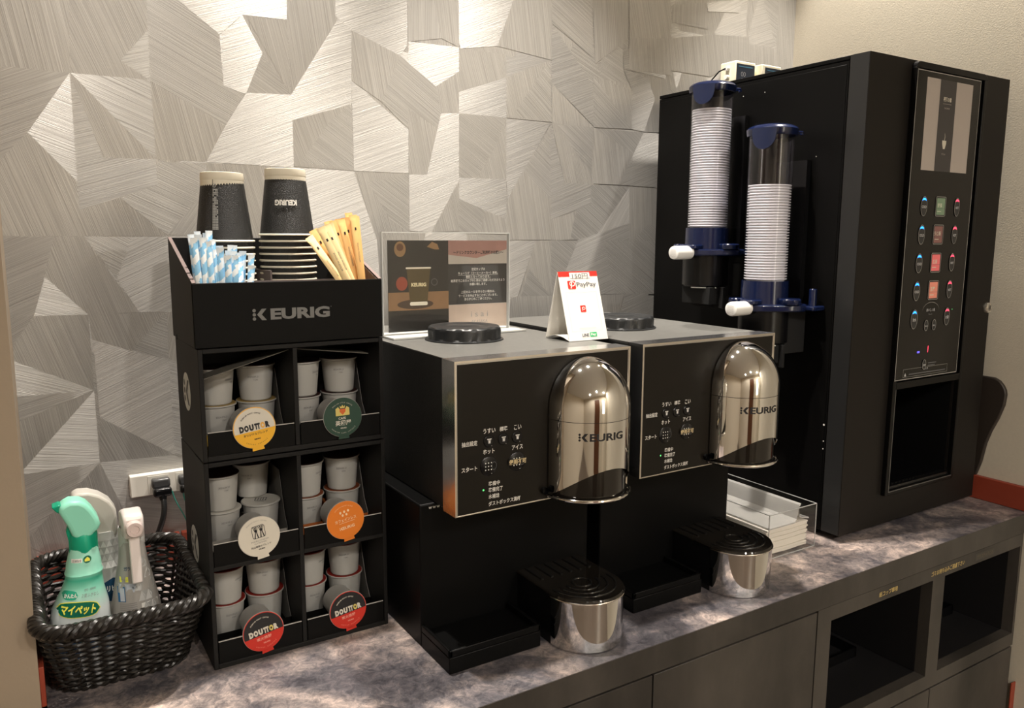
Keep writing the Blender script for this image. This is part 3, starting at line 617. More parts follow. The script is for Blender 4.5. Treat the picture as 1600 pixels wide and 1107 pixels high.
    rows = [ring(r-.0004, lambda q: .2775), ring(r-.0006, lambda q: .2778), ring(r, lambda q: .2781)]
    mb.loft(rows, 1, caps=False, closed=False)
    rows = [ring(r, lambda q: .2781), ring(r, lambda q: z1)]
    for j in range(1, 19):
        a = PI/2*j/18; rr = r*math.cos(a); rows.append(ring(max(rr, .0002), lambda q, a=a: z1+hz*math.sin(a)))
    mb.loft(rows, 0, caps=False, closed=False)
    # inner lip so that the shell has a thickness at the cut
    rows = [[(x, y, cut(k/nth)) for k, (x, y, z) in enumerate(ring(r, lambda q: 0))], [(x, y, cut(k/nth)+.0006) for k, (x, y, z) in enumerate(ring(r-.0016, lambda q: 0))], [(x, y, cut(k/nth)+.004) for k, (x, y, z) in enumerate(ring(r-.0020, lambda q: 0))]]
    mb.loft(rows, 0, caps=False, closed=False)
    sp = obj('spout_cover', mb, [chrome, void], t, smooth=50)
    mb = MB(); rows = [ring(r-.004, lambda q: z) for z in (zd+.0015, .2350)]; mb.loft(rows, 0, caps=False, closed=False)
    mb.prism([(x, y) for x, y, z in ring(r-.004, lambda q: 0)], zd+.001, zd+.002)
    obj('spout_opening', mb, black_gloss, t)
    pts = [(cx+(r+.001)*math.cos(-PI*k/40), (r+.001)*math.sin(-PI*k/40), zd+.0005) for k in range(41)]
    mb = MB(); mb.tube(pts, .0021, 10)
    obj('spout_rim', mb, chrome, t)
    q = Print(); q.brand(0, .2608, .0092, .0585, black_ink)
    q.build('logo', cyl(cx, -.0005, r, -PI/2-.26), sp)
    # drip stand
    sx, sr, sy = .1700, .0498, -.016; h = .0660; nk = 40
    def foot(rr, z, yb): return [(sx-rr, yb, z)]+[(sx-rr*math.cos(PI*k/nk), sy-rr*math.sin(PI*k/nk), z) for k in range(nk+1)]+[(sx+rr, yb, z)]
    mb = MB(); rows = [[(sx-(sr-.001+.001*j)*math.cos(PI*k/nk), sy-(sr-.001+.001*j)*math.sin(PI*k/nk), z) for k in range(nk+1)] for j, z in enumerate((.0008, h-.004))]
    mb.loft(rows, 0, caps=False, closed=False)
    obj('stand_shell', mb, chrome, t, smooth=60)
    obj('drip_stand', MB().loft([foot(sr-.0013, .0005, .060), foot(sr-.0010, h-.0035, .060)]), black_plastic, t)
    obj('stand_trim', MB().tube([(sx-(sr+.0004)*math.cos(PI*k/nk), sy-(sr+.0004)*math.sin(PI*k/nk), h-.0035) for k in range(nk+1)], .0010, 8), mat('bright_trim_edge', (1,1,1)), t)
    gr = obj('drip_grate', MB().loft([foot(sr, h-.0030, .0600), foot(sr+.0004, h-.0015, .0600), foot(sr-.0008, h+.0005, .0600)]), black_gloss, t)
    mb = MB()
    for k in range(6): mb.box(sx-.037+k*.0148-.0016, .020, h, sx-.037+k*.0148+.0016, .0585, h+.0019)
    for rr in (.012, .022, .032, .042): mb.tube([(sx+rr*math.cos(a), sy+.004+rr*math.sin(a), h+.0008) for a in [(-PI*1.02+PI*1.04*k/32) for k in range(33)]] if rr > .013 else [(sx+rr*math.cos(2*PI*k/32), sy+.004+rr*math.sin(2*PI*k/32), h+.0008) for k in range(32)], .0013, 8, closed=rr < .013)
    obj('grate_ribs', mb, mat('gloss_rib_black', (.01,.01,.01), .12, coat=.5), gr, bevel=0)
    # open shelf tray at the left
    a0, a1, y0, y1, hh = -.0154, .1085, -.0132, .0600, .0284
    mb = MB(); mb.box(a0, y0, 0, a1, y1, .020); mb.box(a0, y0, .020, a1, y0+.0045, hh); mb.box(a0, y0, .020, a0+.0045, y1, hh); mb.box(a1-.0045, y0, .020, a1, y1, hh)
    obj('cup_shelf', mb, black_satin, t, bevel=.0012)
    p = Print()
    for k in range(3): p.text('w', .0005+k*.0052, 0, .0028, white_ink, bold=.02)
    p.text('.', .0160, -.001, .0009, white_ink)
    p.build('web_lettering', front(.0606, -.002, .1725), t)
    p = Print(); p.poly(circ(.1180, .1665, .0011, 10), white_ink); p.build('screw_mark', front(.0606), t)
    return t
m1 = coffee_maker('nearer coffee maker, left of the two, with the price card on its top')
m2 = dup(m1, (.6450, -.4935, 0), label='farther coffee maker, right of the two, beside the tea dispenser')
place(m1, (.3713, -.4976, 0))
m1['group'] = m2['group'] = 'capsule coffee makers on the worktop'
# ================================================================== CAPSULE RACK (three stacked card units)
RX0, RX1, RY, RB = .1325, .3451, -.3621, -.2258
def k_mark(p, cx, cy, r, m):
    for k in (-1, 0, 1): p.poly(circ(cx-r*.55, cy+k*r*.42, r*.17, 12), m, 2)
    t = r*.36
    p.poly([(cx-r*.2, cy), (cx+r*.32, cy+r*.66), (cx+r*.32+t, cy+r*.66), (cx-r*.2+t, cy)], m, 2); p.poly([(cx-r*.2, cy), (cx-r*.2+t, cy), (cx+r*.32+t, cy-r*.66), (cx+r*.32, cy-r*.66)], m, 2)
def side_badge(par, y, z, x=RX0):
    p = Print(); p.poly(circ(0, 0, .0225, 40), mat('badge_grey_white', (.50,.50,.47), .6), 0); k_mark(p, 0, 0, .0225, mat('badge_ink', (.06,.06,.058), .6))
    p.build('round_badge', plane((x, y, z), (0, -1, 0), (0, 0, 1)), par)
def rack_unit(label, z0, z1, levels, x0=RX0, x1=RX1):
    t = thing('capsule_rack', label, 'capsule rack', ((x0+x1)/2, (RY+RB)/2, z0), 'stacked card units of the capsule rack')
    w = .0050; zs = [z0]+[l for l in levels]+[z1]; xm = .2378+(x0-RX0)
    mb = MB(); mb.box(x0, RY, z0, x0+w, RB, z1); mb.box(x1-w, RY, z0, x1, RB, z1); mb.box(x0+w, RB-.003, z0, x1-w, RB, z1)
    mb.box(x0+w, RY, z0, x1-w, RB-.003, z0+.006); mb.box(x0+w, RY, z1-.005, x1-w, RB-.003, z1)
    obj('outer_sleeve', mb, cardboard_black, t, bevel=.0006)
    mb = MB(); mb.box(xm-.0025, RY+.001, z0+.006, xm+.0025, RB-.003, z1-.005)
    for l in levels: mb.box(x0+w, RY+.0005, l-.0025, xm-.0025, RB-.003, l+.0025); mb.box(xm+.0025, RY+.0005, l-.0025, x1-w, RB-.003, l+.0025)
    obj('divider', mb, cardboard_black, t, bevel=.0004)
    fl = [z0+.006]+[l+.0025 for l in levels]; out = []
    for z in fl[::-1]:
        for (a, b) in ((x0+w, xm-.0025), (xm+.0025, x1-w)):
            cxm = (a+b)/2+(.002 if a < .2 else .0015); hgt = .0262; R_ = .0235; zc = z+.0262+.0005
            # front lip with a round notch that holds the display capsule
            pts = [(a+.0012, z+.0005), (b-.0012, z+.0005), (b-.0012, z+hgt)]
            for k in range(17):
                an = -PI*k/16*1.0
                pts.append((cxm+(R_-.004)*math.cos(an), min(z+hgt, zc+(R_-.004)*math.sin(an)*.98)))
            pts.append((a+.0012, z+hgt))
            tr = obj('front_lip', MB().prism(pts, RY+.0006, RY+.0022, 'y'), card_side, t)
            for e0, e1 in ((a+.0012, cxm-R_+.004), (cxm+R_-.004, b-.0012)): obj('lip_edge', MB().box(e0, RY+.0006, z+hgt, e1, RY+.0022, z+hgt+.0007), card_edge, tr)
            out.append((a, b, z, cxm, zc))
    return t, out
unit_a, cells_a = rack_unit('middle unit of the black card rack, two cells with yellow and green capsule lids', .2440, .3692, [])
unit_b, cells_b = rack_unit('bottom unit of the black card rack, four cells of capsules standing on the worktop', .0, .2425, [.1195])
for (x0_, z0_, x1_, z1_) in ((.1400, .3345, .2335, .3605), (.2420, .3610, .3310, .3490)):
    tf = obj('top_flap', MB().add([(x0_, -.3500, z0_), (x1_, -.3500, z1_), (x1_, -.3220, z1_), (x0_, -.3220, z0_), (x0_, -.3500, z0_+.0008), (x1_, -.3500, z1_+.0008), (x1_, -.3220, z1_+.0008), (x0_, -.3220, z0_+.0008)], [(0,3,2,1),(4,5,6,7),(0,1,5,4),(1,2,6,5),(2,3,7,6),(3,0,4,7)]), mat('flap_taupe', (.10,.092,.075), .6), unit_a)
side_badge(unit_a, -.2850, .3111); side_badge(unit_b, -.2827, .1250)
# pods
def pod(label, foil, lidm=None, group=None):
    t = thing('coffee_capsule', label, 'coffee capsule', (0, 0, 0), group)
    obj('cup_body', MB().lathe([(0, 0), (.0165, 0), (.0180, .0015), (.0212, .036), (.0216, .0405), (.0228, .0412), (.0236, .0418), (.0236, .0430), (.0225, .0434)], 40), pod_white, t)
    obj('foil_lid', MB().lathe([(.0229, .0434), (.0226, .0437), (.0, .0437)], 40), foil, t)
    return t
pod_dark = pod('', dark_lid); pod_brown = pod('', mat('foil_brown', (.20,.055,.02), .35)); pod_red = pod('', mat('foil_red_rim', (.22,.018,.012), .35)); pod_wh = pod('', mat('foil_offwhite', (.50,.48,.43), .45)); pod_y = pod('', mat('foil_tan', (.35,.24,.08), .4))
p = Print(); p.frame(-.007, -.006, .007, .006, .0012, dim_ink); 
for a in (-.003, .0, .003): p.rect(a-.0005, -.005, a+.0005, .005, dim_ink)
p.text('COFFEE', 0, -.0095, .0022, dim_ink, bold=.01)
p.build('foil_print', plane((0, 0, .0438), (1, 0, 0), (0, 1, 0)), pod_wh)
for q in (pod_dark, pod_brown, pod_red, pod_wh, pod_y):
    p = Print(); p.text('2024.09.21', 0, .0300, .0022, mat('date_ink', (.12,.12,.12), .6), bold=.0); p.text('1541', .003, .0262, .0020, MATS['date_ink'])
    p.build('date_print', cyl(0, 0, .0212, -PI/2-.2, .095, .036), q)
used = set()
def put_pod(src, x, y, z, rz, label, group, tilt=0):
    g = group
    if src.name not in used:
        used.add(src.name); place(src, (x, y, z), (0, tilt, rz)); src['label'] = label; src['group'] = g; return src
    return dup(src, (x, y, z), (0, tilt, rz), label, g)
cellname = ['the top left cell', 'the top right cell', 'the middle left cell', 'the middle right cell', 'the bottom left cell', 'the bottom right cell']
srcs = [(pod_dark, pod_y), (pod_dark, pod_dark), (pod_dark, pod_wh), (pod_dark, pod_brown), (pod_red, pod_red), (pod_red, pod_red)]
tray_m = [mat('carton_yellow', (.42,.27,.03), .6), card_side, mat('carton_grey', (.30,.28,.25), .7), mat('carton_orange', (.42,.11,.02), .6), card_side, card_side]
tray_n = ['yellow', 'black', 'grey', 'orange', 'black', 'black']
for i, (a, b, z, cxm, zc) in enumerate(cells_a+cells_b):
    up, lo = srcs[i]; L = cellname[i]
    yb_ = -.2900; xl, xr = a+.0250, b-.0245
    ct = thing('capsule_carton', 'low %s card carton in %s of the rack' % (tray_n[i], L), 'carton', ((a+b)/2, yb_, z+.0005), None)
    mb = MB(); e = .0008; x0, x1, y0, y1, h = a+.0006, b-.0006, -.3165, -.2300, .0135
    mb.box(x0, y0, z+.0005, x1, y1, z+.0013); mb.box(x0, y0, z+.0013, x1, y0+e, z+h); mb.box(x0, y1-e, z+.0013, x1, y1, z+h)
    obj('tray', mb, tray_m[i], ct)
    wall = [(y0, z+.0013), (y1, z+.0013), (y1, z+.080), (y0+.030, z+.080), (y0+.012, z+.030), (y0, z+h)]
    obj('side_flap', MB().prism(wall, x1-e, x1, 'x'), mat('flap_grey', (.13,.125,.115), .7) if i not in (1,) else mat('flap_grey', (1,1,1)), ct)
    zl = z+.0016
    put_pod(lo, xl, yb_, zl, .3, 'white coffee capsule at lower left in %s' % L, 'capsules standing in the rack cells')
    put_pod(lo, xr, yb_+.004, zl, -.4, 'white coffee capsule at lower right in %s' % L, 'capsules standing in the rack cells')
    if i == 2:
        put_pod(up, xl-.001, yb_-.003, zl+.0440, .25, 'white coffee capsule at upper left in %s' % L, 'capsules standing in the rack cells')
        put_pod(up, xr-.004, yb_+.030, zl+.0440, -.3, 'white coffee capsule at upper right, set back, in %s' % L, 'capsules standing in the rack cells')
    else:
        put_pod(up, xl-.0005, yb_-.004, zl+.0440, .9, 'white coffee capsule at upper left in %s' % L, 'capsules standing in the rack cells')
        put_pod(up, xr-.001, yb_+.001, zl+.0440, -.15, 'white coffee capsule at upper right in %s' % L, 'capsules standing in the rack cells')
# display capsules lying in the notches with the printed lid to the front
yel = mat('label_yellow', (.80,.42,.02), .4); ivory = mat('label_ivory', (.62,.58,.50), .4); grn = mat('label_green', (.010,.045,.028), .4); wht = mat('label_white', (.66,.62,.53), .45)
orn = mat('label_orange', (.72,.19,.015), .4); blk = mat('label_black', (.012,.011,.012), .4); red = mat('label_red', (.55,.025,.012), .4); mg = mat('label_gold', (.62,.50,.14), .5)
pinkink = mat('pale_red_ink', (.80,.35,.28), .5)
def half(r, a, top, n=40):
    h0 = a
    ang = math.asin(max(-1, min(1, a/r)))
    if top: an = [ang+(PI-2*ang)*k/n for k in range(n+1)]
    else: an = [PI-ang+(PI+2*ang)*k/n for k in range(n+1)]
    return [(r*math.cos(x), r*math.sin(x)) for x in an]
def lid_design(i):
    p = Print(); R_ = .0226
    if i in (0, 4, 5):
        top, bot, ink = (ivory, yel, black_ink) if i == 0 else (blk, red, ivory)
        p.poly(half(R_, -.0035, True), top, 0); p.poly(half(R_, -.0035, False), bot, 0)
        for s_, x, m in (('D', -.0143, ink), ('O', -.0089, ink), ('U', -.0033, ink), ('TT', .0032, ink), ('O', .0092, mg if i else mat('label_bean', (.75,.40,.08), .4)), ('R', .0146, ink)):
            p.text(s_, x, .0010, .0072, m, 2, width=.0050 if s_ != 'TT' else .0062, bold=.085)
        p.arctext('PREMIUM ROAST COFFEE', 0, 0, .0170, .0015, ink, PI*.78, PI*.32, 2, .02)
        if i == 0: p.text('オリジナルブレンド', .0, -.0068, .0030, black_ink, width=.027, bold=.02); p.text('KEURIG', .001, -.0130, .0016, black_ink, bold=.04)
        else: p.text('炭火焙煎', -.001, -.0075, .0040, pinkink, width=.0175, bold=.02); p.text('KEURIG', .001, -.0135, .0017, pinkink, bold=.03)
        p.arctext('COFFEE CAPSULE', 0, 0, .0190, .0012, ink if i == 0 else pinkink, -PI*.72, -PI*.28, 2, .01, True)
    elif i == 1:
        p.poly(circ(0, 0, R_, 44), grn, 0)
        # generic heraldic crest: shield between two supporters under a crown
        p.poly([(-.0085, .002), (.0085, .002), (.0085, .0105), (.0052, .0128), (.0030, .0090), (-.0030, .0090), (-.0052, .0128), (-.0085, .0105)], mg, 1)
        p.poly([(-.0036, .0100), (.0036, .0100), (.0036, .0066), (0, .0028), (-.0036, .0066)], mat('crest_red', (.60,.12,.02), .5), 2)
        p.poly([(-.0028, .0110), (.0028, .0110), (.0033, .0142), (.0015, .0126), (0, .0150), (-.0015, .0126), (-.0033, .0142)], mg, 3)
        p.text('CAFE', -.001, -.0012, .0028, ivory, width=.0090, bold=.03); p.text('英國屋', 0, -.0068, .0062, ivory, width=.0195, bold=.02); p.text('KEURIG', 0, -.0130, .0016, ivory, bold=.03)
        p.arctext('ENGLISH STYLE COFFEE', 0, 0, .0175, .0012, ivory, PI*.75, PI*.25, 2); p.arctext('PREMIUM CAFE CAPSULE', 0, 0, .0190, .0012, ivory, -PI*.78, -PI*.22, 2, 0, True)
    elif i == 2:
        p.poly(circ(0, 0, R_+.0004, 44), wht, 0)
        sq = rrect(-.0075, -.0015, .0075, .0135, .0025); p.ring(sq, .0006, black_ink, 1)
        for x0_, x1_, s_ in ((-.0052, -.0035, 1), (-.0012, -.0022, 1), (.0016, .0026, 1), (.0055, .0040, 1)):
            p.poly([(x0_-.0007, -.0013), (x0_+.0007, -.0013), (x1_+.0005, .0060), (x1_-.0005, .0060)], black_ink, 2)
            for dx in (-.0022, 0, .0022): p.poly([(x1_-.0004, .0055), (x1_+.0004, .0055), (x1_+dx+.0003, .0128), (x1_+dx-.0003, .0128)], black_ink, 2)
        p.text('MARUYAMA', 0, -.0045, .0018, grey_ink, width=.0200, bold=.0); p.text('COFFEE', 0, -.0072, .0016, grey_ink, width=.0140)
        p.text('丸山珈琲のブレンド', 0, -.0110, .0026, black_ink, width=.0230, bold=.015); p.text('KEURIG', 0, -.0146, .0016, black_ink, bold=.04)
        p.arctext('PREMIUM ROAST COFFEE', 0, 0, .0190, .0012, grey_ink, PI*.72, PI*.30, 2)
    else:
        p.poly(circ(0, 0, R_+.0003, 44), orn, 0); pk = mat('label_peach', (.85,.60,.38), .5)
        for x, y in ((-.0050, .0105), (0, .0108), (.0050, .0110), (-.0027, .0068), (.0022, .0070)): p.poly(circ(x, y, .0013, 12, .0016), pk, 2)
        p.text('カフェインレス', .0, .0008, .0040, pk, width=.0270, bold=.02); p.rect(-.009, -.0030, .011, -.0026, pk, 1)
        p.brand(0, -.0092, .0036, .0190, pk, 2, mark=True)
        p.arctext('DECAFFEINATED BLEND', 0, 0, .0180, .0012, pk, PI*.72, PI*.28, 2)
    # pull tab drawn as the lid's own tab
    return p
names = ['display capsule with ivory and yellow lid in the upper left cell of the rack', 'display capsule with dark green crest lid in the upper right cell of the rack',
         'display capsule with off-white tree-emblem lid in the left cell of the middle row', 'display capsule with orange lid in the right cell of the middle row',
         'display capsule with black and red lid in the bottom left cell', 'display capsule with black and red lid in the bottom right cell']
tabm = [yel, grn, wht, orn, red, red]
for i, (a, b, z, cxm, zc) in enumerate(cells_a+cells_b):
    t = thing('coffee_capsule', names[i], 'coffee capsule', (0, 0, 0), 'display capsules held in the front lips')
    obj('cup_body', MB().lathe([(0, -.0425), (.0165, -.0425), (.0180, -.0410), (.0205, -.006), (.0215, -.0015), (.0234, -.0010), (.0238, 0), (.0232, .0006)], 48), pod_white, t)
    mb = MB(); mb.lathe([(.0234, .0004), (.0234, .0008), (0, .0008)], 48); mb.prism([(-.0062, -.0225), (.0062, -.0225), (.0068, -.0262), (-.0068, -.0262)], .0003, .0008)
    obj('foil_lid', mb, tabm[i], t)
    lid_design(i).build('lid_print', plane((0, 0, .00085), (1, 0, 0), (0, 1, 0)), t)
    place(t, (cxm, RY-.0008, zc+.0005), (PI/2-.06, -.12, 0))
    t.rotation_euler = (Matrix.Rotation(PI/2-.05, 3, 'X') @ Matrix.Rotation([.13,.02,.14,.15,.16,.13][i], 3, 'Z')).to_euler()
# top unit: open organiser
t = thing('cup_organizer', 'open black card organiser on top of the capsule rack, holding cups, sugar and stirrers', 'organizer', ((RX0+RX1)/2, (RY+RB)/2, .3705))
zb0, zf, zbk = .3705, .4401, .4880; ww = .0040
side = [(RY, zb0), (RB, zb0), (RB, zbk), (RY, zf)]
mb = MB(); mb.prism(side, RX0-.002, RX0-.002+ww, 'x'); mb.prism(side, RX1-ww, RX1, 'x'); mb.box(RX0-.002+ww, RB-ww, zb0, RX1-ww, RB, zbk); mb.box(RX0-.002+ww, RY+ww, zb0, RX1-ww, RB-ww, zb0+.003)
obj('box_shell', mb, cardboard_black, t, bevel=.0005)
obj('front_face', MB().box(RX0-.002, RY-.0004, zb0, RX1, RY+ww, zf), card_side, t, bevel=.0005)
for xx_ in (RX0-.002, RX1-ww): obj('rim_edge', MB().add([(xx_, RY, zf+.0003), (xx_+ww, RY, zf+.0003), (xx_+ww, RB, zbk+.0003), (xx_, RB, zbk+.0003), (xx_, RY, zf+.0008), (xx_+ww, RY, zf+.0008), (xx_+ww, RB, zbk+.0008), (xx_, RB, zbk+.0008)], [(0,3,2,1),(4,5,6,7),(0,1,5,4),(1,2,6,5),(2,3,7,6),(3,0,4,7)]), mat('brown_cut_edge', (.17,.125,.115), .7), t)
mb = MB(); mb.box(RX0+.003, RY+.055, zb0+.003, RX1-.005, RY+.0575, .4385); mb.box(.2020, RY+ww+.0005, zb0+.003, .2040, RY+.0548, .4300); mb.box(.2780, RY+ww+.0005, zb0+.003, .2800, RY+.0548, .4340); mb.box(.2290, RY+.058, zb0+.003, .2310, RB-ww-.0003, .450)
obj('divider', mb, card_inner, t)
mb = MB(); mb.box(RX0+.0022, RY+ww+.0001, zb0+.0031, RX0+.0026, RB-ww-.0002, zf-.001); mb.prism([(RY+ww, zb0+.003), (RB-ww, zb0+.003), (RB-ww, zbk-.003), (RY+ww, zf)], RX1-ww-.0006, RX1-ww-.0002, 'x')
obj('inner_lining', mb, card_inner, t)
p = Print(); p.brand(.2358, .4042, .0128, .0880, mat('logo_grey', (.17,.17,.165), .45), bold=.045); p.text('®', .2815, .4100, .0015, MATS['logo_grey']); p.build('logo', front(RY-.0004), t)
for k, x in enumerate((RX0+.003,)):
    obj('corner_slot', MB().box(RX0-.0023, RB+.004-.03, zb0-.002, RX0-.0018, RB-.022, zb0+.004), void, t)
# paper cups, upside down
def paper_cup():
    t = thing('paper_cup', '', 'paper cup', (0, 0, 0))
    obj('wall', MB().lathe([(.0232, .0795), (.0238, .0718), (.0324, .0022), (.0322, .0022), (.0228, .0790)], 48), cup_black, t)
    obj('base_ring', MB().lathe([(.0, .0760), (.0205, .0760), (.0215, .0802), (.0228, .0804), (.0240, .0800), (.0246, .0722), (.0243, .0715)], 48), cream, t)
    obj('rolled_rim', MB().tube([(.0330*math.cos(2*PI*k/48), .0330*math.sin(2*PI*k/48), .0014) for k in range(48)], .0013, 8, closed=True), cream, t)
    return t
cupA = paper_cup(); obj('side_seam', MB().tube([(-.0330*.6, -.0330*.79, .003), (-.0242*.6, -.0242*.79, .0715)], .0004, 5), mat('seam_grey', (.05,.05,.045), .5), cupA)
p = Print(); wi = mat('cup_print_grey', (.42,.42,.40), .6); f = cyl(0, 0, .0330+.0002, -PI/2-.62, -.1235, .0022)
p.ring(circ(.002, .0645, .0024, 20), .0006, wi); p.text('♻', .002, .0645, .0026, wi)
for k in range(4):
    for j in range(26):
        if random.random() < .86: p.rect(.0000+k*.0018, .0145+j*.0018, .0013+k*.0018, .0158+j*.0018, wi)
p.build('small_print', f, cupA)
cupB = paper_cup(); p = Print(); p.text('KEURIG', 0, 0, .0068, white_ink, width=.0300, bold=.05, rot=PI); p2 = Print(); p2.mats = p.mats; p2.mb = p.mb
for v in p.mb.v: v.y += .0395
p.build('logo', cyl(0, 0, .0330, -PI/2-.30, -.1235, .0022), cupB)
cupC = paper_cup()
for sx_, top_, nm in ((.1875, cupA, 'left'), (.2622, cupB, 'right')):
    NC = 15 if nm == 'left' else 16
    for k in range(NC):
        z = zb0+.0040+k*.00775; last = k == NC-1
        lb = ('upside-down black paper cup topmost on the %s stack' % nm) if last else 'upside-down black paper cup with cream rim, lower in the %s stack' % nm
        g = 'upside-down black paper cups in the %s stack' % nm
        yy_ = -.2655
        if last: place(top_, (sx_, yy_, z), (0, 0, 0)); top_['label'] = lb; top_['group'] = g
        elif k == 0 and nm == 'left': place(cupC, (sx_, yy_, z)); cupC['label'] = lb; cupC['group'] = g
        else: dup(cupC, (sx_+random.uniform(-.0003, .0003), yy_, z), (0, 0, random.uniform(0, 6)), lb, g)
# sugar sticks
def stripe_mat():
    m = bpy.data.materials.new('blue_striped_paper'); m.use_nodes = True; nt = m.node_tree; b = nt.nodes['Principled BSDF']; b.inputs['Roughness'].default_value = .55
    tc = nt.nodes.new('ShaderNodeTexCoord'); mp = nt.nodes.new('ShaderNodeMapping'); mp.inputs['Rotation'].default_value = (0, math.radians(52), 0)
    nt.links.new(tc.outputs['Object'], mp.inputs[0]); w = nt.nodes.new('ShaderNodeTexWave'); w.bands_direction = 'Z'; w.inputs['Scale'].default_value = 24; w.inputs['Distortion'].default_value = 2.2; w.inputs['Detail Scale'].default_value = 8
    nt.links.new(mp.outputs[0], w.inputs[0]); r = nt.nodes.new('ShaderNodeValToRGB'); e = r.color_ramp.elements; e[0].position = .42; e[0].color = (.25,.55,.82,1); e[1].position = .50; e[1].color = (.82,.87,.90,1)
    nt.links.new(w.outputs['Fac'], r.inputs[0]); nt.links.new(r.outputs[0], b.inputs['Base Color']); return m
STR = stripe_mat()
def packet(name, w, l, th, m, lab, cat, ends=.006):
    mb = MB(); rings = []
    for j, (z, k, tk) in enumerate([(0, 1, .12), (ends, 1, .15), (ends*1.6, .92, 1), (l*.5, .9, 1), (l-ends*1.6, .92, 1), (l-ends, 1, .15), (l, 1.02, .1)]):
        rings.append([(w/2*k*math.cos(2*PI*q/12), th/2*tk*math.sin(2*PI*q/12)+(.0006*math.sin(z*90)), z) for q in range(12)])
    mb.loft(rings); return mb
st0 = obj('sugar_stick', packet('sugar_stick', .0078, .1180, .0036, STR, '', ''), STR)
st0['label'] = ''; rs = random.Random(11)
NS = 26
for i in range(NS):
    q = i/(NS-1); row = i % 3
    bx = .1445+.044*q+rs.uniform(-.002, .002); by = [-.3520, -.3380, -.3240][row]
    tx = .1365+.060*q+rs.uniform(-.003, .003); tz = (.4930 if q < .33 else .4860-.018*(q-.33)/.67)+(.004 if row == 2 else (-.007 if row == 0 else 0))+rs.uniform(-.006, .003)
    if i == NS-1: tx, tz = .1990, .4700
    ty = by+rs.uniform(-.004, .008)
    d = Vector((tx-bx, ty-by, .118)).normalized(); base = Vector((tx, ty, tz))-d*.118
    base = Vector((tx, ty, tz))-d*((tz-zb0-.0035)/d.z); sz_ = (tz-zb0-.0035)/d.z/.118
    Mx = d.to_track_quat('Z', 'Y').to_matrix(); yv = Mx @ Vector((0, -1, 0)); Mx = Mx @ Matrix.Rotation(-math.atan2(yv.x, -yv.y)+rs.uniform(-.5, .5), 3, 'Z')
    g = 'sugar sticks in the organiser'; o = st0 if i == 0 else st0.copy()
    if i: COL.objects.link(o)
    o.location = (base.x, base.y, base.z+Z0); o.rotation_euler = Mx.to_euler(); o.scale = (1, 1, sz_)
    o['label'] = 'slim white sugar stick with blue diagonal stripes, in the bundle in the organiser'; o['category'] = 'sugar stick'; o['group'] = g
# wooden stirrers in kraft sleeves
kraft = mat('kraft_sleeve', (.78,.46,.17), .6, var=.12, vscale=60); kraft2 = mat('pale_kraft_sleeve', (.86,.66,.34), .6, var=.1, vscale=60)
def stirrer(m):
    t = thing('stirrer_packet', '', 'stirrer', (0, 0, 0)); obj('sleeve', packet('s', .0115, .140, .0030, m, '', '', .005), m, t)
    p = Print(); p.rect(-.0011, .1215, .0011, .1250, black_ink)
    p.build('mark', front(-.0018), t); 
    p = Print(); p.text('WOOD MUDDLER', 0, 0, .0020, dim_ink, rot=-PI/2); 
    for v in p.mb.v: v.y += .095
    p.build('lettering', front(-.0018), t); return t
sA, sB = stirrer(kraft), stirrer(kraft2); us = {}
spec = [(.3010, -.345, .2830, .468, 1), (.3050, -.338, .2870, .476, 0), (.3080, -.350, .2905, .480, 1), (.3125, -.350, .2950, .484, 1), (.3160, -.342, .2990, .489, 1), (.3150, -.330, .3010, .493, 0), (.3190, -.335, .3050, .497, 0),
        (.3230, -.342, .3100, .501, 0), (.3240, -.326, .3130, .508, 0), (.3270, -.334, .3170, .513, 0), (.3290, -.345, .3220, .516, 0), (.3310, -.325, .3240, .519, 0), (.3330, -.336, .3285, .515, 0)]
for i, (bx, by, tx, tz, k) in enumerate(spec):
    src = (sA, sB)[k]; d = Vector((tx-bx, .006, tz-.440)).normalized(); base = Vector((tx, by+.012, tz))-d*.140
    if base.z < zb0+.0035: base += d*((zb0+.0035-base.z)/d.z)
    Mx = d.to_track_quat('Z', 'Y').to_matrix()
    # keep the flat face towards the room
    yv = Mx @ Vector((0, -1, 0)); rz_ = math.atan2(yv.x, -yv.y)
    Mx = Mx @ Matrix.Rotation(-rz_+random.uniform(-.35, .35), 3, 'Z')
    o = src if src.name not in us else dup(src, (0, 0, 0)); us[src.name] = 1
    place(o, base, Mx.to_euler()); o['label'] = 'kraft paper sleeved wooden stirrer in the fan at the organiser right end'; o['group'] = 'stirrer packets in the organiser'
# ================================================================== ACRYLIC NOTICE on the nearer coffee maker
ZT = .3556
SY = -.262; AX0, AX1 = .3880, .5850
t = thing('notice_stand', 'clear acrylic stand with a printed dark notice on the back of the nearer coffee maker', 'sign', ((AX0+AX1)/2, SY, ZT))
mb = MB(); mb.box(AX0, SY-.0032, ZT+.002, AX1, SY-.0012, .4955); mb.box(AX0, SY+.0012, ZT+.002, AX1, SY+.0032, .4955)
obj('clear_pocket', mb, clear, t)
mb = MB(); mb.box(AX0, SY-.034, ZT+.0002, AX1+.011, SY+.034, ZT+.0022)
obj('foot_plate', mb, mat('frosted_acrylic_foot', (.62,.63,.60), .15, spec=.8), t)
mb = MB(); mb.box(AX0, SY-.0033, .4955, AX1, SY+.0033, .4967); mb.box(AX0-.0008, SY-.0033, ZT+.002, AX0, SY+.0033, .4967); mb.box(AX1, SY-.0033, ZT+.002, AX1+.0008, SY+.0033, .4967)
obj('polished_edge', mb, clear_edge, t)
S0, S1, T0, T1 = AX0+.008, AX1-.0025, ZT+.006, .4855; SM = S0+(S1-S0)*.488
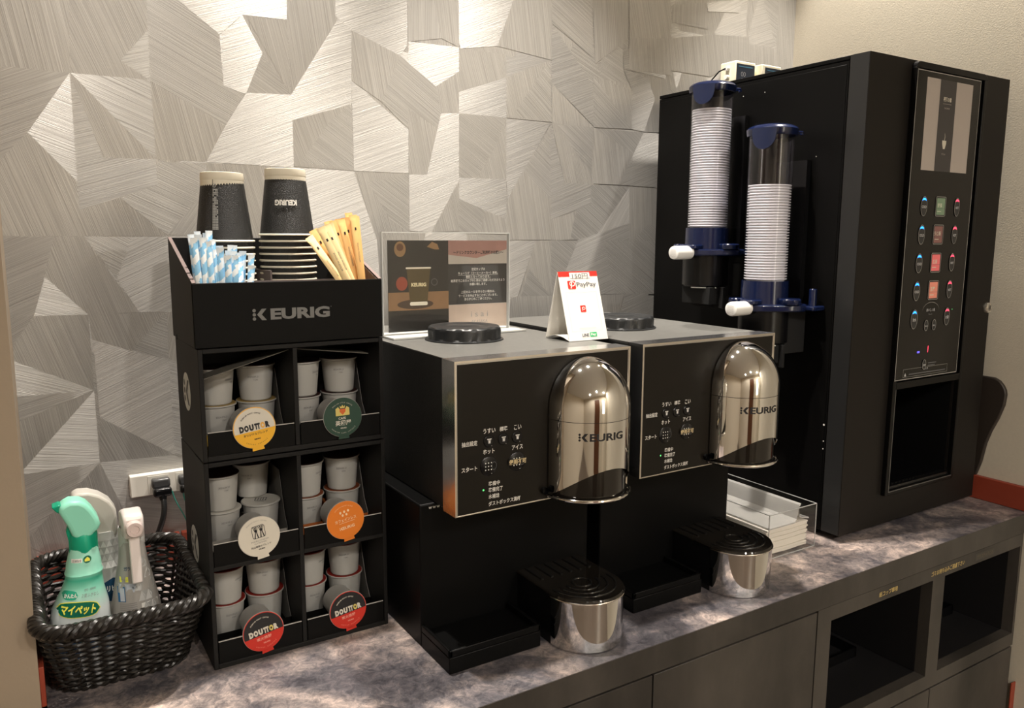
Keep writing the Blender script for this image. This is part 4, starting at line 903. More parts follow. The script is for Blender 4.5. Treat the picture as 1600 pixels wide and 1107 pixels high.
obj('paper_sheet', MB().box(S0, SY-.0004, T0, S1, SY+.0004, T1), mat('paper_grey_dark', (.02,.018,.016), .5), t)
p = Print(); ph = T1-T0
Zf = lambda q: T0+ph*q
pk_dark = mat('photo_black', (.018,.016,.014), .35); pk_table = mat('photo_brown_table', (.25,.14,.065), .5, var=.2, vscale=80); pk_cup = mat('photo_olive_cup', (.085,.060,.020), .5); pk_sh = mat('photo_table_shadow', (.06,.035,.02), .5)
greyp = mat('print_grey', (.030,.029,.028), .4); pinkp = mat('print_dusty_pink', (.36,.20,.17), .5, var=.15, vscale=50); palep = mat('print_pale_grey', (.46,.42,.37), .5, var=.1, vscale=40); peachp = mat('print_peach_wood', (.50,.40,.33), .5, var=.12, vscale=50)
p.rect(S0, T0, SM, T1, pk_dark, 0); p.rect(S0, Zf(.235), SM, Zf(.435), pk_table, 1); p.poly(circ(S0+.040, Zf(.300), .027, 30, .0065), pk_sh, 2)
cx_ = S0+.045
p.poly([(cx_-.0130, Zf(.31)), (cx_+.0130, Zf(.31)), (cx_+.0180, Zf(.695)), (cx_-.0180, Zf(.695))], pk_cup, 3); p.poly(rrect(cx_-.0190, Zf(.690), cx_+.0190, Zf(.708), .001), cream, 4); p.poly(rrect(cx_-.0133, Zf(.285), cx_+.0133, Zf(.325), .002), cream, 4)
p.text('KEURIG', cx_+.0002, Zf(.515), .0052, mat('print_cream', (.75,.66,.40), .5), 5, width=.0225, bold=.05)
p.poly(circ(S0+.018, Zf(.905), .0085, 20, .0105), mat('photo_tan_pod', (.30,.18,.08), .5), 2); p.poly(circ(S0+.018, Zf(.925), .0050, 20), mat('photo_brown_pod', (.12,.05,.02), .5), 3); p.poly(circ(S0+.020, Zf(.53), .0085, 20, .0095), mat('photo_red_pod', (.30,.06,.03), .5), 2)
p.poly([(S0+.058, Zf(.93)), (S0+.066, Zf(.985)), (S0+.074, Zf(.96)), (S0+.077, Zf(.90)), (S0+.070, Zf(.90))], MATS['photo_tan_pod'], 2); p.ring(circ(S0+.069, Zf(.54), .0050, 20), .0010, dim_ink, 2)
p.rect(SM, T0, S1, T1, palep, 0); p.poly([(SM, T1), (S1, T1), (S1, Zf(.90)), (SM+.045, Zf(.80)), (SM, Zf(.84))], pinkp, 1); p.rect(SM, Zf(.275), S1, Zf(.735), greyp, 1); p.rect(SM, T0, S1, Zf(.27), peachp, 1)
p.text('〜ドリンクカウンターご利用時のお願い〜', (SM+S1)/2+.001, Zf(.865), .0052, black_ink, 3, width=.082, bold=.03)
for s_, q, wd, ul in (('左記カップは', .675, .022, 0), ('キューリグ（コーヒーメーカー）専用。', .630, .065, 1), ('無料となっております。', .588, .040, 1), ('給茶機でこのカップの使用はご遠慮いただきますよう', .545, .088, 0), ('お願い致します。', .503, .028, 0),
                      ('上記のルールを守らない場合は、', .415, .056, 0), ('サービスを停止することがございます。', .373, .064, 0), ('あらかじめご了承ください。', .333, .045, 0)):
    p.text(s_, (SM+S1)/2, Zf(q), .0040, white_ink, 3, width=wd, bold=.01)
    if ul: p.rect((SM+S1)/2-wd/2, Zf(q)-.0029, (SM+S1)/2+wd/2, Zf(q)-.0026, white_ink, 3)
p.text('i s a i', (SM+S1)/2+.002, Zf(.155), .0075, grey_ink, 3, width=.028); p.text('AKASAKA', (SM+S1)/2+.002, Zf(.07), .0045, grey_ink, 3, width=.027)
p.build('printed_notice', front(SY-.0005), t, lay=.00004)
# ================================================================== PRICE CARD (tent card)
t = thing('price_card', 'white folded tent card with red top showing the price, between the two coffee makers', 'sign', (.611, -.405, ZT))
fb, ft, bb, zt_c = -.4246, -.3960, -.3700, .4452; cx0, cx1 = .5790, .6435; th_ = .0007
whitec = mat('card_white', (.84,.82,.77), .5)
sec = [(fb, ZT+.0002), (ft, zt_c), (ft+.0009, zt_c), (bb, ZT+.0002), (bb-.0007, ZT+.0002), (ft+.0002, zt_c-.0012), (fb+.0007, ZT+.0002)]
obj('folded_card', MB().prism(sec, cx0, cx1, 'x'), whitec, t)
arch = [(fb+.001+(bb-fb-.002)*k/10, ZT+.0003+.0050*math.sin(PI*k/10)) for k in range(11)]
obj('base_strip', MB().prism(arch+[(y, z+.0005) for y, z in arch[::-1]], cx0+.0005, cx1-.0005, 'x'), whitec, t)
Vd = Vector((0, ft-fb, zt_c-ZT)); H_ = Vd.length; w_ = cx1-cx0
f = plane((cx0, fb, ZT+.0002), (1, 0, 0), Vd)
p = Print(); rd = mat('print_red', (.80,.03,.02), .45); gy = mat('print_charcoal', (.10,.10,.11), .5); purp = mat('print_purple_black', (.06,.03,.09), .5)
p.rect(0, H_*.925, w_, H_, rd, 0); p.rect(w_*.28, H_*.90, w_*.80, H_*.982, whitec, 1)
p.text('150円', w_*.545, H_*.930, .0072, gy, 3, width=w_*.40)
p.poly(rrect(w_*.20, H_*.745, w_*.40, H_*.865, .0015), rd, 1)
p.ring(circ(w_*.315, H_*.82, .0045, 24, .0036), .0012, whitec, 2); p.poly([(w_*.26, H_*.755), (w_*.285, H_*.755), (w_*.325, H_*.85), (w_*.30, H_*.85)], whitec, 2)
p.text('PayPay', w_*.675, H_*.800, .0078, gy, 2, width=w_*.50, bold=.01)
p.poly(rrect(w_*.49-.0045, H_*.455-.0045, w_*.49+.0045, H_*.455+.0045, .0008), rd, 1); p.ring(circ(w_*.50, H_*.46, .0026, 20, .0021), .0008, whitec, 2); p.poly([(w_*.455, H_*.425), (w_*.47, H_*.425), (w_*.495, H_*.475), (w_*.48, H_*.475)], whitec, 2)
p.frame(w_*.12, H_*.135, w_*.90, H_*.70, .0003, mat('print_pale_line', (.62,.60,.56), .6), 1)
p.rect(w_*.31, H_*.172, w_*.73, H_*.178, MATS['print_pale_line'], 2)
p.text('LINE', w_*.44, H_*.075, .0042, gy, 2, width=w_*.17, bold=.03); p.poly(rrect(w_*.55, H_*.045, w_*.73, H_*.110, .0008), mat('print_green', (.05,.50,.18), .5), 1); p.text('Pay', w_*.64, H_*.075, .0042, whitec, 2, width=w_*.13, bold=.03)
p.build('card_print', f, t)
# ================================================================== TEA DISPENSER (tall black machine)
TX0, TX1, TY, TYD, TB, TT = 1.0733, 1.4726, -.4600, -.4937, -.0382, .7662
t = thing('tea_dispenser', 'tall black tea dispenser with a glossy control panel at the right end of the worktop', 'drink dispenser', ((TX0+TX1)/2, (TY+TB)/2, 0))
body_m = mat('black_powder_coat', (.0032,.0031,.003), .42, bump=.12, bscale=1200, spec=.14)
door_m = mat('black_door_coat', (.0085,.0070,.0058), .50, bump=.12, bscale=1200, spec=.25)
BP = .0083; NB = -.28                       # bezel protrusion, niche back
OX0, OX1, OZ0, OZ1 = 1.1890, 1.3762, .0700, .2440
mb = MB(); mb.box(TX0, TY+.0012, .012, OX0, TB, TT-.0075); mb.box(OX1, TY+.0012, .012, TX1, TB, TT-.0075); mb.box(OX0, TY+.0012, OZ1, OX1, TB, TT-.0075); mb.box(OX0, TY+.0012, .012, OX1, TB, OZ0); mb.box(OX0, NB, OZ0, OX1, TB, OZ1)
obj('cabinet_body', mb, body_m, t)
obj('top_cover', MB().box(TX0-.0008, TY+.0006, TT-.0065, TX1+.0008, TB, TT), body_m, t, bevel=.001)
obj('side_panel', MB().box(TX0-.0012, TY+.0045, .016, TX0-.0001, TB-.004, TT-.0130), body_m, t, bevel=.0005)
mb = MB(); mb.box(TX0, TYD, .012, OX0, TY, TT); mb.box(OX1, TYD, .012, TX1, TY, TT); mb.box(OX0, TYD, OZ1, OX1, TY, TT); mb.box(OX0, TYD, .012, OX1, TY, OZ0)
d = obj('door', mb, door_m, t)
obj('door_edge', MB().box(TX0-.0006, TYD+.001, .013, TX0-.0001, TY-.001, TT-.001), mat('door_edge_black', (.018,.018,.018), .30), d, bevel=.0002)
for (x, y) in ((TX0+.02, TY+.03), (TX1-.02, TY+.03), (TX0+.02, TB-.03), (TX1-.02, TB-.03)): obj('foot', MB().lathe([(0, 0), (.014, 0), (.016, .013), (0, .013)], 20, (x, y, 0)), black_plastic, t)
BX0, BX1 = 1.1800, 1.3850; BZ0, BZ1 = .0670, .7640
# raised bezel round panel and cup bay
out = rrect(BX0, BZ0-.004, BX1, BZ1, .010, 4)
mb = MB(); y0, y1 = TYD-BP, TYD+.0002
mb.box(BX0, y0, BZ0-.004, OX0-.0005, y1, BZ1-.010); mb.box(OX1+.0008, y0, BZ0-.004, BX1, y1, BZ1-.010); mb.box(OX0-.0005, y0, OZ1, OX1+.0008, y1, .2560); mb.box(OX0-.0005, y0, BZ0-.004, OX1+.0008, y1, OZ0)
mb.prism([(BX0, BZ1-.010)]+[(BX0+.010-.010*math.cos(PI/2*k/5), BZ1-.010+.010*math.sin(PI/2*k/5)) for k in range(6)]+[(BX1-.010+.010*math.sin(PI/2*k/5), BZ1-.010+.010*math.cos(PI/2*k/5)) for k in range(6)]+[(BX1, BZ1-.010)], y0, y1, 'y')
obj('bezel', mb, mat('bezel_black', (.004,.0038,.0036), .30, spec=.2), t, bevel=.0008)
def P_(x, z): return (-.027+(x+.027)*.98905, .49+(z-.49)*.98905)
px0, pz0 = P_(1.1935, .2562); px1, pz1 = P_(1.3790, .7548)
gp = obj('control_panel', MB().box(px0, y0-.0012, pz0, px1, y0+.001, pz1), mat('smoked_glass_panel', (.007,.0066,.006), .07, coat=.0, spec=.4), t)
GF = front(y0-.0012)
p = Print(); line = mat('panel_line_grey', (.34,.33,.30), .4)
p.frame(px0+.0006, pz0+.0006, px1-.0006, pz1-.0006, .0011, line, 1); p.build('panel_outline', GF, gp)
# poster window
a, b = P_(1.2218, .6005); c, e_ = P_(1.3550, .7447); s1, _ = P_(1.2592, .6); s2, _ = P_(1.3060, .6)
p = Print(); greige = mat('poster_greige', (.42,.37,.33), .6); p.rect(a, b, c, e_, greige, 0); p.rect(s1, b, s2, e_, mat('poster_charcoal', (.055,.050,.048), .6), 1)
cx_ = (s1+s2)/2-.0006
p.text('福茶の香', cx_, P_(0, .7150)[1], .0072, mat('poster_cream', (.62,.58,.48), .6), 2, width=.0230, bold=.03); p.rect(cx_-.012, P_(0, .7075)[1], cx_+.012, P_(0, .7075)[1]+.0005, greige, 2); p.text('TEA SERVER', cx_, P_(0, .7010)[1], .0022, greige, 2, width=.016)
zc = P_(0, .6440)[1]; pc = MATS['poster_cream']
p.poly([(cx_-.0058+.0, zc+.006), (cx_+.0058, zc+.006), (cx_+.0056, zc+.001), (cx_+.0025, zc-.0072), (cx_-.0025, zc-.0072), (cx_-.0056, zc+.001)], pc, 2); p.poly([(cx_-.0005, zc+.006), (cx_+.0005, zc+.006), (cx_+.0019, zc+.012), (cx_+.0005, zc+.0175), (cx_-.0001, zc+.0175), (cx_+.0009, zc+.012)], pc, 2)
p.text('T E A', cx_, zc-.0155, .0025, greige, 2, width=.011)
p.build('poster_window', GF, gp)
blue = mat('blue_lamp', (.02,.10,.6), .3, emit=(.02,.28,1.0), estr=3.0); redl = mat('red_lamp', (.6,.02,.05), .3, emit=(1.0,.05,.10), estr=2.2)
btn_m = mat('button_smoke', (.030,.030,.030), .25); pin = mat('panel_ink', (.42,.42,.42), .5)
def panel_button(x, z, rx, rz, txt, lamp, th=.0042, tw=.0125):
    X_, Z_ = P_(x, z)
    o = obj('touch_button', MB().prism(circ(X_, Z_, rx, 32, rz), y0-.0022, y0-.0011, 'y'), btn_m, gp)
    q = Print(); q.ring(circ(X_, Z_, rx, 36, rz), .0006, line, 1); q.text(txt, X_+.0003, Z_-.0010, th, pin, 2, width=tw, bold=.03); q.build('button_print', front(y0-.0022), o)
    if lamp:
        q = Print(); n = 14; arc = [(X_+.0055*math.cos(PI*k/n), Z_+rz*.52+.0052*math.sin(PI*k/n)) for k in range(n+1)]+[(X_+.0055*math.cos(PI*k/n), Z_+rz*.52+.0018*math.sin(PI*k/n)) for k in range(n, -1, -1)]
        q.poly(arc, lamp, 1); q.build('button_lamp', front(y0-.0022), o)
disp = [('煎茶', (.105,.15,.085), .50), ('うじ茶', (.13,.055,.045), .50), ('紅茶', (.36,.07,.065), .9), ('玉露', (.33,.11,.07), .9)]
for i, (z, (nm, col_, es)) in enumerate(zip((.5432, .4972, .4505, .4045), disp)):
    panel_button(1.2376-.0006*i, z, .0088, .0158, 'COLD', blue); panel_button(1.3348-.0007*i, z+.0005, .0076, .0152, 'HOT', redl, tw=.0090)
    X_, Z_ = P_(1.2862-.0006*i, z+.0005)
    o = obj('drink_window', MB().prism(rrect(X_-.0145, Z_-.0160, X_+.0145, Z_+.0160, .003), y0-.0020, y0-.0011, 'y'), btn_m, gp)
    q = Print(); q.ring(rrect(X_-.0145, Z_-.0160, X_+.0145, Z_+.0160, .003), .0007, line, 1); q.rect(X_-.0120, Z_-.0135, X_+.0118, Z_+.0135, mat('drink_card_%d' % i, col_, .35, emit=col_, estr=es), 1)
    q.text(nm, X_-.0030, Z_+.0018, .0072, mat('card_cream_ink', (.60,.58,.45), .5), 3, width=.0065*len(nm), bold=.02); q.rect(X_-.0120, Z_-.0036, X_+.0118, Z_-.0031, dim_ink, 3); q.rect(X_-.0100, Z_-.0085, X_+.0015, Z_-.0072, MATS['card_cream_ink'], 3)
    q.build('drink_card', front(y0-.0020), o)
panel_button(1.2350, .3578, .0092, .0160, '冷水', blue, .0058, .0100); panel_button(1.3319, .3581, .0080, .0150, 'お湯', redl, .0058, .0095)
panel_button(1.2713, .3457, .0056, .0092, '氷入り', None, .0030, .0075); panel_button(1.2946, .3458, .0056, .0092, '氷なし', None, .0030, .0075); panel_button(1.2748, .2950-.0165, .0052, .0086, '洗浄', None, .0036, .0072)
q = Print(); X_, Z_ = P_(1.2830, .3717); q.text('おいしい水', X_, Z_, .0058, pin, 1, width=.0250, bold=.02); q.text('サーバー', X_, Z_-.0075, .0028, pin, 1, width=.0100)
n = 24; arc = [(X_+.0240*math.cos(PI*k/n), Z_-.001+.0140*math.sin(PI*k/n)) for k in range(n+1)]; q.poly(arc+[(x, z-.0005) for x, z in arc[::-1]], line, 1)
X_, Z_ = P_(1.2760+.0240, .2800); 
for k in range(2): q.rect(X_-.013, Z_-.0005-k*.0040, X_+.012-.003*k, Z_+.0010-k*.0040, dim_ink, 1)
xa, za = P_(1.2165, .2608); xb, zb2 = P_(1.3478, .2744); q.frame(xa, za, xb, zb2, .0004, line, 1); q.text('ご注意', (xa+xb)/2, zb2-.0030, .0034, pin, 2, width=.012); q.rect(xa+.016, za+.0032, xb-.006, za+.0050, dim_ink, 2)
q.poly([(xa+.0030, za+.0016), (xa+.0090, za+.0016), (xa+.0060, za+.0072)], pin, 2); q.text('!', xa+.0060, za+.0036, .0030, black_ink, 3)
q.build('panel_lettering', GF, gp)
q = Print(); X_, Z_ = P_(1.2830, .3050); q.poly([(X_, Z_-.006), (X_+.0014, Z_-.0056), (X_+.0018, Z_+.0050), (X_+.0004, Z_+.0050)], redl, 1); X2, Z2 = P_(1.2560, .3010); q.poly(rrect(X2-.0038, Z2-.0016, X2+.0038, Z2+.0016, .0008), mat('violet_lamp', (.1,.08,.5), .3, emit=(.16,.12,.9), estr=1.0), 1)
X2, Z2 = P_(1.3480, .3700); q.poly(circ(X2, Z2, .0010, 10, .0006), MATS['green_led'], 1); q.build('status_lamp', GF, gp)
# cup bay
mb = MB(); e = .0006
mb.box(OX0+.0004, TY-.03, OZ0+.0004, OX0+.0010, NB-.001, OZ1-.0004); mb.box(OX1-.0010, TY-.03, OZ0+.0004, OX1-.0004, NB-.001, OZ1-.0004); mb.box(OX0+.001, NB-.0016, OZ0+.0004, OX1-.001, NB-.001, OZ1-.0004); mb.box(OX0+.001, TY-.03, OZ1-.001, OX1-.001, NB-.001, OZ1-.0004)
obj('bay_lining', mb, mat('bay_black', (.006,.006,.006), .25), t)
mb = MB(); mb.box(OX0+.002, TYD-.004, OZ0+.0006, OX1-.002, NB-.003, OZ0+.0060)
for k in range(17): mb.box(OX0+.008+k*.0102, TYD+.004, OZ0+.0060, OX0+.012+k*.0102, NB-.02, OZ0+.0078)
obj('bay_grate', mb, black_plastic, t)
mb = MB(); mb.lathe([(0, 0), (.010, 0), (.013, .02), (.013, .028)], 24, (1.283, -.37, OZ1-.030)); obj('nozzle', mb, black_plastic, t)
mb = MB(); w0 = .0009
mb.box(OX0-.0012, y0-.0005, OZ0-.0002, OX0+.0002, y0+.002, OZ1); mb.box(OX0-.0012, y0-.0005, OZ0-.0016, OX1+.0012, y0+.002, OZ0-.0002)
obj('bay_trim', mb, mat('grey_bay_trim', (.16,.16,.155), .28, .6), t)
# lock and side screws
lk = obj('lock', MB().lathe([(0, .006), (.0085, .006), (.0095, .0045), (.0098, 0)], 28).xf(lambda x, y, z: (1.4630+x, TYD-z, .3675+y)), mat('lock_steel', (.70,.67,.60), .25, .8), t)
q = Print(); q.poly(circ(0, 0, .0048, 20, .0052), mat('lock_core', (.35,.33,.30), .3, .8), 0); q.rect(-.0009, -.0032, .0009, .0032, void, 1); q.build('keyway', front(TYD-.006, 1.4630, .3675), lk)
q = Print()
for (y, z, r) in ((-.455, .190, .0016), (-.456, .163, .0010), (-.456, .150, .0010), (-.41, .62, .0009), (-.253, .735, .0009), (-.30, .735, .0009)): q.poly(circ(-y, z, r, 10), white_ink, 1)
q.build('screw_head', lambda u, v, h: (TX0-.0012-h, -u, v), t)
# dark rounded shape on the wall beside the machine, built as a thin slab
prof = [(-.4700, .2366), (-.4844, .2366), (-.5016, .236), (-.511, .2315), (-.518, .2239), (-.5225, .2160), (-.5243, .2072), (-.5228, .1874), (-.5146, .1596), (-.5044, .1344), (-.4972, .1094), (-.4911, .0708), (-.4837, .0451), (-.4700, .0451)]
tag(obj('dark_wall_shape', MB().prism(prof, 1.4970, 1.5064, 'x'), mat('dark_brown_shape', (.030,.023,.018), .5), org=(1.5, -.49, .14), bevel=.002), 'dark rounded shape on the plaster wall just behind the right edge of the tea dispenser', 'panel')
# ================================================================== CUP DISPENSERS on the left flank of the machine
tube_m = thin_clear('dispenser_tube', (.97,.97,1.0), .12, .06)
def dispenser(label):
    t = thing('cup_dispenser', label, 'cup dispenser')
    zt0 = .7420
    obj('tube', MB().lathe([(.0350, .4900), (.0350, zt0), (.0343, zt0), (.0343, .4900), (.0350, .4900)], 48), tube_m, t)
    l = obj('lid', MB().lathe([(.0352, zt0-.006), (.0385, zt0-.006), (.0398, zt0-.002), (.0400, zt0+.004), (.0370, zt0+.0075), (.0300, zt0+.0105), (.015, zt0+.0130), (0, zt0+.0135)], 48), navy, t)
    a = math.atan2(-.36, -.93); rows = []
    # hanging half-round flap, curved with the tube
    n = 24; pts = []
    mb = MB()
    for rr in (.0402, .0420):
        ring_ = []
        for k in range(n+1):
            q = -1+2*k/n; u = q*.0200; zb_ = zt0-.004-.0250*math.sqrt(max(0, 1-q*q)); ring_.append((u, zb_))
        mb_v = []
        for (u, z) in ring_: mb_v.append((rr*math.cos(a+u/rr), rr*math.sin(a+u/rr), z))
        for (u, z) in ring_: mb_v.append((rr*math.cos(a+u/rr), rr*math.sin(a+u/rr), zt0+.004))
        pts.append(mb_v)
    m_ = n+1; V0 = pts[0]+pts[1]; off = 2*m_
    fs = []
    for k in range(n):
        fs += [(k, k+1, m_+k+1, m_+k), (off+k, off+k+1, off+m_+k+1, off+m_+k), (k, k+1, off+k+1, off+k), (m_+k, m_+k+1, off+m_+k+1, off+m_+k)]
    mb.add(V0, fs); obj('flap', mb, navy_flap, l)
    mb = MB()
    b = math.atan2(-.53, .85)
    for da in (-.16, .16): mb.tube([(.038*math.cos(b+da), .038*math.sin(b+da), zt0+.001), (.046*math.cos(b+da*.8), .046*math.sin(b+da*.8), zt0+.0005), (.048*math.cos(b+da*.5), .048*math.sin(b+da*.5), zt0-.003)], .0018, 8)
    obj('hinge_clip', mb, navy, l)
    obj('collar', MB().lathe([(.0352, .5080), (.0372, .5080), (.0378, .4700), (.0352, .4700)], 48), navy, t)
    # flange plate: rounded outline with ears
    P2 = []
    for k in range(64):
        an = 2*PI*k/64; r = .0465
        r += .014*max(0, math.cos(an-PI))**6+.020*max(0, math.cos(an+1.05))**5+.010*max(0, math.cos(an-1.6))**6
        P2.append((r*math.cos(an), r*math.sin(an)))
    mb = MB(); mb.prism(P2, .4600, .4715)
    mb.box(.030, -.072, .4610, .0602, .045, .4690)
    obj('flange', mb, navy, t, bevel=.0025, seg=3)
    mb = MB(); mb.lathe([(0, .4715), (.0165, .4715), (.0175, .4735), (.0175, .4790), (.0160, .4810), (0, .4815)], 28, (.006, -.046, 0)); obj('adjuster_knob', mb, navy, t); mb = MB(); mb.lathe([(0, .4715), (.0125, .4715), (.0130, .4735), (.0130, .4780), (.0115, .4795), (0, .48)], 24, (-.040, .022, 0))
    obj('adjuster_knob', mb, navy, t)
    obj('post', MB().lathe([(0, .469), (.0060, .469), (.0060, .4945), (.0048, .4960), (0, .4960)], 20, (.044, -.060, 0)), navy, t)
    mb = MB(); mb.prism(rrect(-.058, -.026, -.030, .004, .008), .4715, .4790); obj('slide_cover', mb, navy, t, bevel=.002)
    # white oval release handle pointing to the left
    sec = lambda x, k: [(x, -.011+.0125*k*math.cos(q)*(1 if abs(math.cos(q)) < .5 else 1), .4655+.0115*k*math.sin(q)) for q in [2*PI*j/28 for j in range(28)]]
    hd = obj('release_handle', MB().loft([sec(-.052, .96), sec(-.060, 1), sec(-.0855, 1), sec(-.0885, .95), sec(-.0895, .80)]), white_plastic, t)
    q = Print()
    for k in range(5):
        pts_ = [(-.0065+.013*j/12, .0052-.0026*k+.0007*math.sin(j*1.1)) for j in range(13)]; q.poly(pts_+[(x, z-.0006) for x, z in pts_[::-1]], mat('handle_groove', (.45,.44,.42), .5), 1)
    q.build('handle_grip', plane((-.0895, -.011, .4655), (0, -1, 0), (0, 0, 1)), hd)
    obj('lower_barrel', MB().lathe([(.030, .4600), (.0405, .4600), (.0405, .4090), (.0375, .4060), (.030, .4060)], 48), black_plastic, t)
    mb = MB(); mb.box(-.026, -.036, .3760, .012, .030, .4060); mb.box(-.002, -.044, .3690, .004, .035, .4060); mb.box(.012, -.036, .3900, .0602, .030, .4590)
    obj('release_block', mb, void, t, bevel=.0008)
    obj('label_edge', MB().tube([(.0375*math.cos(a_), .0375*math.sin(a_), .4050) for a_ in [PI+.1+1.2*k/12 for k in range(13)]], .0009, 6), white_plastic, t)
    obj('bracket', MB().box(.0500, -.030, .4200, .0602, .030, .7000), black_plastic, t)
    return t
d1 = dispenser('clear tube cup dispenser filled almost to its lid, nearer the back wall')
d2 = dup(d1, (1.0110, -.3720, -.0855), label='clear tube cup dispenser filled two thirds, hanging nearer the front')
place(d1, (1.0110, -.2394, 0)); d1['group'] = d2['group'] = 'cup dispensers on the flank of the tea dispenser'
# the cups inside
c0 = obj('dispenser_cup', MB().lathe([(0, .0010), (.0215, .0010), (.0222, 0), (.0300, .0640), (.0332, .0650), (.0338, .0660), (.0332, .0669), (.0310, .0668), (.0296, .0645), (.0218, .0016), (0, .0016)], 36), cup_white)
first = True
for (x, y, dz, n, nm) in ((1.0110, -.2394, 0, 46, 'left'), (1.0110, -.3720, -.0855, 35, 'right')):
    for k in range(n):
        zr = .5110+dz+k*.00435           # rim height
        o = c0 if first else c0.copy()
        if not first: COL.objects.link(o)
        first = False
        o.location = (x, y, zr-.066+Z0); o.rotation_euler = (0, 0, random.uniform(0, 6))
        o['category'] = 'cup'; o['group'] = 'white cups in the %s tube dispenser' % nm
        o['label'] = ('white disposable cup topmost in the %s clear tube dispenser' % nm) if k == n-1 else 'white disposable cup nested in the stack of the %s clear tube dispenser' % nm
# ================================================================== RELAY BOXES on top of the machine
cream_p = mat('ivory_plastic', (.82,.77,.60), .45); bpan = mat('navy_black_faceplate', (.012,.020,.035), .35)
def relay(label, x0, x1, y0_, y1_, z0, z1, face_x0, lamps):
    t = thing('relay_box', label, 'control box', ((x0+x1)/2, (y0_+y1_)/2, z0)); obj('case', MB().box(x0, y0_, z0, x1, y1_, z1), cream_p, t, bevel=.002)
    q = Print(); q.rect(face_x0, z0+.004, x1-.002, z1-.005, bpan, 0); q.rect(face_x0+.006, z1-.0105, x1-.008, z1-.0085, mat('teal_print', (.04,.14,.22), .5), 1)
    if lamps:
        for x in (.30, .42): q.ring(circ(face_x0+(x1-face_x0)*x, z0+.018, .0028, 14, .004), .0006, pin, 1)
        for j, (x, m_) in enumerate(((.30, pin), (.42, pin), (.60, pin), (.76, mat('amber_lamp', (.8,.4,.05), .3, emit=(1, .5, .08), estr=2)))): q.poly(circ(face_x0+(x1-face_x0)*x, z0+.0095, .0013, 10), m_, 1)
    q.build('faceplate', front(y0_), t); return t
r1 = relay('left small ivory relay box with tiny lamps on top of the tea dispenser', 1.0995, 1.1500, -.2080, -.1700, TT+.0002, .8070, 1.1005, True)
mb = MB()
for z in (.795, .780): mb.tube([(1.0995, -.189, z), (1.0930, -.189, z)], .0042, 12)
obj('terminal', mb, white_plastic, r1)
obj('wire', MB().tube([(1.0930, -.189, .7950), (1.0860, -.180, .7900), (1.0810, -.165, .7750), (1.0780, -.150, .7680)], .0013, 8), black_plastic, r1)
relay('small ivory relay box, right of the two on the tea dispenser', 1.1560, 1.2080, -.2180, -.1700, TT+.0002, .8050, 1.1640, False)
# ================================================================== NAPKIN BOX
NX0, NX1, NY0, NY1, NH = .9210, 1.0320, -.4800, -.2850, .0715
t = thing('napkin_box', 'open clear acrylic napkin box between the farther coffee maker and the tea dispenser', 'napkin holder', ((NX0+NX1)/2, (NY0+NY1)/2, 0))
mb = MB(); w = .0022
mb.box(NX0, NY0, .0003, NX1, NY1, .0028); mb.box(NX0, NY0, .0028, NX1, NY0+w, NH); mb.box(NX0, NY1-w, .0028, NX1, NY1, NH); mb.box(NX0, NY0+w, .0028, NX0+w, NY1-w, NH); mb.box(NX1-w, NY0+w, .0028, NX1, NY1-w, NH)
obj('acrylic_box', mb, clear, t)
mb = MB(); e = .0005
for (x, y) in ((NX0, NY0), (NX1, NY0), (NX0, NY1), (NX1, NY1)): mb.box(x-e, y-e, .0003, x+e, y+e, NH)
for (a_, b_, c_, d_) in ((NX0, NY0, NX1, NY0), (NX0, NY1, NX1, NY1), (NX0, NY0, NX0, NY1), (NX1, NY0, NX1, NY1)): mb.box(a_-e, b_-e, NH-e, c_+e, d_+e, NH+e); 
for (a_, b_, c_, d_) in ((NX0, NY0, NX1, NY0), (NX1, NY0, NX1, NY1)): mb.box(a_-e, b_-e, .0002, c_+e, d_+e, .0016)
obj('polished_edge', mb, mat('clear_polished_edge', (.42,.42,.41), .2, spec=.9), t)
napm = mat('napkin_paper', (.74,.70,.62), .9, bump=.4, bscale=200)
rn = random.Random(4)
def napkin(): 
    mb = MB(); nx, ny = 8, 8; x0, x1, y0_, y1_ = -.0480, .0480, -.0880, .0880; rows = []
    h = .0034
    def zz(u, v, top): return (h if top else 0)*(.75+.25*math.sin(PI*min(1, (1-abs(2*u-1))*4)/2))+.0004*math.sin(9*u+3*v)
    for top in (0, 1): mb.add([(x0+(x1-x0)*i/nx+.0004*math.sin(7*j), y0_+(y1_-y0_)*j/ny, zz(i/nx, j/ny, top)) for j in range(ny+1) for i in range(nx+1)], [(j*(nx+1)+i, j*(nx+1)+i+1, (j+1)*(nx+1)+i+1, (j+1)*(nx+1)+i) for j in range(ny) for i in range(nx)])
    N = (nx+1)*(ny+1); E = [j*(nx+1) for j in range(ny+1)], [j*(nx+1)+nx for j in range(ny+1)], list(range(nx+1)), [ny*(nx+1)+i for i in range(nx+1)]
    for ed in E:
        for a_, b_ in zip(ed, ed[1:]): mb.f.append([a_, b_, b_+N, a_+N]); mb.m.append(0)
    return mb
n0 = obj('paper_napkin', napkin(), napm)
NN = 11
for k in range(NN):
    o = n0 if k == 0 else n0.copy()
    if k: COL.objects.link(o)
    o.location = ((NX0+NX1)/2-.0015+rn.uniform(-.0012, .0012), (NY0+NY1)/2+rn.uniform(-.0015, .0015), .0032+k*.0037+Z0); o.rotation_euler = (0, 0, rn.uniform(-.006, .006))
    o['label'] = 'folded white paper napkin topmost in the clear box' if k == NN-1 else 'folded white paper napkin within the stack in the clear box'; o['category'] = 'napkin'; o['group'] = 'napkins in the clear box'
